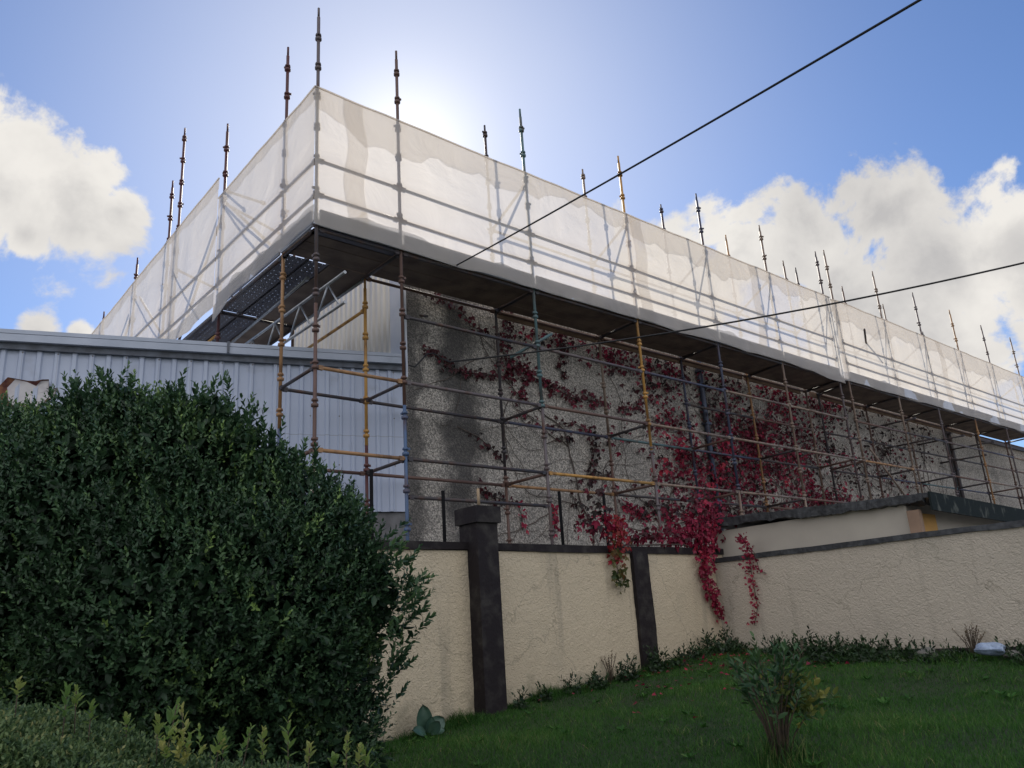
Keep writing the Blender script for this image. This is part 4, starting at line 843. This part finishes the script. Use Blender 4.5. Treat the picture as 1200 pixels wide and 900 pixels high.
# rough growth along the wall foot (nobody could count the stems)
M['ivy'] = leafmat('ivy_leaves', [(.010, .022, .010), (.02, .045, .016), (.035, .075, .025), (.07, .10, .04)], rough=.45, trans=.2)
A_ = Acc(); bl_ = []
for (x, y, r) in ((610, 828, 7), (640, 822, 8), (670, 812, 9), (700, 804, 11), (735, 795, 12), (770, 778, 10), (790, 785, 14), (815, 782, 18), (845, 772, 26), (862, 780, 22), (830, 790, 16)):
    p = at(x, y, 1, FY-.28); bl_.append((p[0], p[1], p[2], r/FPX*10.5))
for (x, y, r) in ((880, 783, 20), (915, 776, 22), (950, 772, 24), (985, 776, 22), (1020, 778, 20), (1050, 778, 20), (1085, 780, 19), (1120, 784, 18), (1155, 792, 12), (1195, 782, 18), (1220, 784, 20), (970, 790, 18), (1015, 768, 14), (1100, 796, 12), (1060, 794, 14)):
    p = at(x, y+6, 0, RX-.42); bl_.append((p[0], p[1], p[2], 1.25*r/FPX*9)); p = at(x+12, y+14, 0, RX-.75); bl_.append((p[0], p[1], p[2], r/FPX*8.6))
P, dr = blob_points(bl_, 15000, .5, 1.1); P = P[(P[:, 1] < FY-.02) & (P[:, 0] < RX-.02)]; n = len(P)
up_ = unit(np.array([[-.5, -.5, .5]])+rng.normal(0, .5, (n, 3))); A_.add(leaves(P, unit(rng.normal(0, 1, (n, 3))+np.array([0, 0, -.4])), up_, rng.uniform(.03, .06, n), rng.uniform(.03, .055, n), np.clip(rng.normal(.3, .2, n), 0, 1), 'ivy'))
P, dr = blob_points(bl_, 2600, .7, 1.15); P = P[(P[:, 1] < FY-.05) & (P[:, 0] < RX-.05)]; n = len(P)
A_.add(shoots(P, np.array([[0, 0, 1.]])+rng.normal(0, .5, (n, 3)), 6, rng.uniform(.08, .2, n), np.full(n, .05), np.full(n, .02), np.clip(rng.normal(.4, .2, n), 0, 1)))
o = A_.build('ground_ivy', M['ivy']); tag(o, 'tangled dark ivy and weeds along the foot of the garden walls', 'ivy', kind='stuff')
# long dead and green grass against the wall
n = 16000; gx = rng.uniform(4.2, RX-.05, n); gy = FY-.03-np.abs(rng.normal(0, .16, n)); P1 = np.stack([gx, gy, ground_z(gx, gy)-.01], 1)
n2_ = 9000; gy2 = rng.uniform(2.4, FY-.1, n2_); gx2 = RX-.05-np.abs(rng.normal(0, .28, n2_)); gx2 = gx2-.25; P2 = np.stack([gx2, gy2, ground_z(gx2, gy2)-.01], 1); Pa = np.concatenate([P1, P2]); n = len(Pa)
cl_ = .6+.5*np.sin(Pa[:, 0]*3.1)*np.sin(Pa[:, 1]*2.3+Pa[:, 0]*7)
go = grass('long_grass', Pa, rng.uniform(.05, .17, n)*cl_.clip(.25), rng.uniform(.003, .007, n), np.clip(rng.normal(.2, .2, n)+(rng.uniform(0, 1, n) > .93)*.5, 0, 1), lean=.5)
tag(go, 'long unmown grass against the foot of the walls', 'grass')

# ------------------------------------------------------------------ single plants
def sapling(name, px, base_px, label, cols, h, n_st, leaf, lw, spread, cat='shrub', base=None, nl=10, seed=1, mname=None, trans=.3):
    r = random.Random(seed); bz = base; root = empty(name, tuple(bz), label, cat); b = MB(); A_ = Acc(); m_ = leafmat(mname or name+'_leaves', cols, rough=.45, trans=trans)
    bs, ds, sl_ = [], [], []
    for i in range(n_st):
        a = r.uniform(0, 6.28); s = spread*math.sqrt(r.uniform(.02, 1)); hh = h*r.uniform(.55, 1)*(1-.25*s/spread); tip = np.array([bz[0]+s*math.cos(a), bz[1]+s*math.sin(a), bz[2]+hh])
        mid = np.array([bz[0]+.4*s*math.cos(a), bz[1]+.4*s*math.sin(a), bz[2]+hh*.5]); b.tube([bz+np.array([.03*math.cos(a), .03*math.sin(a), -.03]), mid, tip], [.008, .006, .003], 5)
        bs.append(mid*.65+tip*.35); ds.append(tip-mid); sl_.append(np.linalg.norm(tip-mid)*.8)
    b.build('stems', M['bark'], root); n = len(bs)
    A_.add(shoots(np.array(bs), np.array(ds), nl, np.array(sl_), np.full(n, leaf), np.full(n, lw), np.clip(rng.normal(.5, .2, n), 0, 1), jit=.25)); A_.build('foliage', m_, root); return root
gp = at(915, 884, 2, .62); gp[2] = float(ground_z(gp[0], gp[1]))
sp = sapling('young_shrub', None, None, 'young green shrub with pointed leaves standing alone in the lawn', [(.03, .075, .03), (.05, .115, .045), (.09, .16, .06)], 0.94, 30, .070, .030, .30, base=gp, nl=13, seed=3)
A_ = Acc(); P = np.array([gp+np.array([rng.normal(.14, .09), rng.normal(-.14, .09), rng.uniform(.3, .56)]) for _ in range(75)]); n = len(P)
A_.add(shoots(P, np.array([[0, 0, .6]])+rng.normal(0, .6, (n, 3)), 4, rng.uniform(.04, .08, n), np.full(n, .055), np.full(n, .027), np.clip(rng.normal(.6, .3, n), 0, 1)))
M['yellowleaf'] = leafmat('yellowing_leaves', [(.06, .10, .03), (.13, .17, .04), (.26, .26, .06)], rough=.5, trans=.4); A_.build('yellowing_leaves', M['yellowleaf'], sp)
P = gp+np.stack([rng.normal(0, .10, 420), rng.normal(0, .10, 420), np.full(420, 0.)], 1); P[:, 2] = ground_z(P[:, 0], P[:, 1]); grass('tall_grass_tuft', P, rng.uniform(.08, .26, 420), rng.uniform(.003, .007, 420), np.clip(rng.normal(.12, .12, 420)+(rng.uniform(0, 1, 420) > .7)*.75, 0, 1), None, sp, .25)
def wall_weed(px, py, h, label, seed, plane, cols, sp_=.12, n_st=9, name='dry_weed', leaf=.028):
    q = at(px, py, *plane); q[2] = max(float(ground_z(q[0], q[1])), q[2]-.02); sapling(name, None, None, label, cols, h, n_st, leaf, leaf*.4, sp_, 'weed', q, 9, seed, name+str(seed))
DRY = [(.08, .06, .035), (.14, .10, .06), (.2, .15, .09)]
wall_weed(716, 800, .42, 'thin brown dried weed against the cream wall left of the second pillar', 5, (1, FY-.12), DRY)
wall_weed(1143, 775, .40, 'dried brown fan shaped weed against the right hand wall', 6, (0, RX-.15), DRY, .16, 14)
wall_weed(945, 800, .36, 'pale dry stalks beside the young shrub', 9, (0, 9.6), [(.25, .22, .14), (.3, .27, .18), (.3, .28, .2)], .12, 4, 'dry_stalks', .015)
# broad leaved plant at the wall foot
q = at(497, 838, 1, FY-.16); q[2] = float(ground_z(q[0], q[1])); rt = empty('broad_leaved_plant', tuple(q), 'low plant with rounded grey-green leaves at the foot of the wall by the big shrub', 'plant')
M['broad'] = mat('broad_leaf', (.035, .085, .06), (.06, .12, .08), rough=.4, scale=10, spec=.5)
def broad_leaf(c, d, up, ln, wd):
    d = np.array(d, float); d /= np.linalg.norm(d); s = np.cross(d, up); s /= np.linalg.norm(s); u = np.cross(s, d); vs = []; nu, nv = 8, 6
    for i in range(nu+1):
        t = i/nu; w = wd*.5*math.sin(math.pi*min(1, .04+t*.96))**.6
        for j in range(nv+1):
            k = (j/nv-.5)*2; vs.append(np.array(c)+d*ln*t+s*w*k+u*(.12*wd*k*k-.22*ln*t*t))
    b = MB(); b.poly(vs, [(i*(nv+1)+j, i*(nv+1)+j+1, (i+1)*(nv+1)+j+1, (i+1)*(nv+1)+j) for i in range(nu) for j in range(nv)], 0, True); return b
for i, (dx, dz, up, ln, wd) in enumerate(((-.15, 1.0, (-.3, -1, .3), .27, .17), (.9, .55, (0, -1, .5), .22, .17), (.25, .7, (.2, -1, .4), .16, .12), (-1, .35, (0, -1, .7), .18, .11), (.75, .15, (0, -.8, .8), .15, .10), (.1, .25, (0, -.9, .6), .15, .12))):
    c = q+np.array([dx*.03, -.02*i, .04]); broad_leaf(c, (dx*.8, -.25, dz), up, ln, wd).build('leaf', M['broad'], rt)
# stones and a pale plastic scrap at the right wall foot
def rock(name, c, r, m, label, cat, sq=(1, 1, .6), seed=0):
    import bmesh
    bm = bmesh.new(); bmesh.ops.create_icosphere(bm, subdivisions=3, radius=1); rr = random.Random(seed); ph = [rr.uniform(0, 6) for _ in range(6)]
    for v in bm.verts:
        k = 1+.16*math.sin(v.co.x*3+ph[0])*math.cos(v.co.y*3.3+ph[1])+.08*math.sin(v.co.z*6+ph[2]+v.co.x*4); v.co = Vector((v.co.x*k*sq[0]*r, v.co.y*k*sq[1]*r, v.co.z*k*sq[2]*r))
    me = bpy.data.meshes.new(name); bm.to_mesh(me); bm.free(); me.materials.append(m)
    o = bpy.data.objects.new(name, me); COL.objects.link(o); o.location = c; return tag(o, label, cat)
for i, (x, y, r, lb) in enumerate(((1090, 790, .13, 'brownish rounded stone in the weeds, left of the pale plastic scrap'), (1195, 798, .10, 'small dark stone in the grass at the right edge of the picture'))):
    c = at(x, y, 0, RX-.42); c[2] = float(ground_z(c[0], c[1]))+r*.35; rock('garden_stone', tuple(c), r, M['stone'], lb, 'stone', seed=i)
c = at(1166, 786, 0, RX-.62); c[2] = float(ground_z(c[0], c[1]))+.13; rock('plastic_bag', tuple(c), .12, M['bag'], 'crumpled pale blue plastic bag lying in weeds at the foot of the right wall', 'bag', (.9, 1.25, .6), 5)

# (hedge last)
# ================================================================== clipped hedge in the foreground
M['hedge'] = leafmat('hedge_leaves', [(.040, .075, .035), (.07, .125, .05), (.115, .185, .07), (.18, .25, .09), (.34, .33, .13)], rough=.45, trans=.35)
M['hshoot'] = leafmat('hedge_shoots', [(.09, .18, .05), (.16, .27, .07), (.26, .36, .09), (.42, .42, .13)], rough=.4, trans=.5)
prof_ = [(-160, 806), (-60, 808), (40, 818), (110, 836), (170, 862), (240, 876), (320, 886), (400, 895), (470, 910), (540, 950)]
HB = [atd(x, y, 2.35)-np.array([0, 0, .06]) for x, y in prof_]; hr = empty('clipped_hedge', (HB[4][0], HB[4][1], 0), 'clipped small leaved hedge in the very foreground at lower left', 'hedge')
A_ = Acc(); bs = []; fwd = np.array([math.sin(YW), math.cos(YW), 0])
for a, c in zip(HB[:-1], HB[1:]):
    k = 2200
    t = rng.uniform(0, 1, k)[:, None]; wd_ = rng.uniform(-.42, .30, k)[:, None]; q = a*(1-t)+c*t+fwd*wd_; q[:, 2] -= .02+np.abs(rng.normal(0, .025, k))+(np.abs(wd_[:, 0]+.06)/.36)**4*.10-.02*np.sin(q[:, 0]*13)*np.sin(q[:, 1]*11); bs.append(q)
    k = 1100; t = rng.uniform(0, 1, k)[:, None]; side = rng.integers(0, 2, k)[:, None]; q = a*(1-t)+c*t+fwd*np.where(side, .30, -.42)+rng.normal(0, .02, (k, 3)); q[:, 2] -= rng.uniform(.1, 1.25, k); q[:, 2] = np.maximum(q[:, 2], .1); bs.append(q)
bs = np.concatenate(bs); n = len(bs); nz_ = np.sin(bs[:, 0]*9)*np.cos(bs[:, 1]*8)
A_.add(shoots(bs, np.array([[0, 0, .8]])+rng.normal(0, .5, (n, 3)), 6, rng.uniform(.025, .06, n), np.full(n, .015), np.full(n, .0075), np.clip(.42+.12*nz_+rng.normal(0, .16, n)+(rng.uniform(0, 1, n) > .96)*.4, 0, 1), jit=.3))
A_.build('foliage', M['hedge'], hr)
b = MB()
for a, c in zip(HB[:-1], HB[1:]):
    for k in range(3): q = a+(c-a)*random.random(); b.tube([(q[0], q[1], 0), (q[0]+.03, q[1], q[2]*.6), (q[0]+random.uniform(-.1, .1), q[1], q[2]-.07)], [.014, .010, .005], 6)
b.build('stems', M['bark'], hr)
for (x, y, h) in ((192, 868, 50), (222, 870, 42), (262, 885, 30), (280, 886, 42), (306, 888, 44), (338, 890, 40), (360, 893, 18), (404, 895, 38), (420, 897, 28), (433, 898, 22), (90, 830, 30), (75, 838, 25), (105, 845, 22), (150, 858, 20), (185, 862, 22), (20, 815, 18), (250, 888, 24), (390, 897, 16)):
    q = atd(x, y+4, 2.3+random.uniform(-.08, .1)); d = np.array([random.gauss(0, .15), random.gauss(0, .15), 1.]); L_ = h/FPX*2.75*random.uniform(.6, 1.15)
    A_ = Acc(); A_.add(shoots(q[None], d[None], 12, np.array([L_]), np.full(1, .030*random.uniform(.7, 1.2)), np.full(1, .013), np.clip(rng.normal(.55, .22, 1), 0, 1), jit=.12)); sh_ = A_.build('new_shoot', M['hshoot'], hr)
    b = MB(); b.tube([q-np.array([0, 0, .08]), q+unit(d[None])[0]*L_*.95], .0016, 5); b.build('shoot_stem', M['bark'], sh_)
for k in range(16):  # clump tinted yellow to imitate sunlight on the leaves
    q = atd(rng.normal(208, 17), rng.normal(886, 7), 2.22); d = np.array([rng.normal(0, .4), rng.normal(0, .4), .9]); A_ = Acc()
    A_.add(shoots(q[None], d[None], 9, np.array([rng.uniform(.03, .07)]), np.full(1, .017), np.full(1, .010), np.array([min(1, max(0, rng.normal(.9, .15)))]), jit=.25)); A_.build('sunlit_tint_shoot', M['hshoot'], hr)
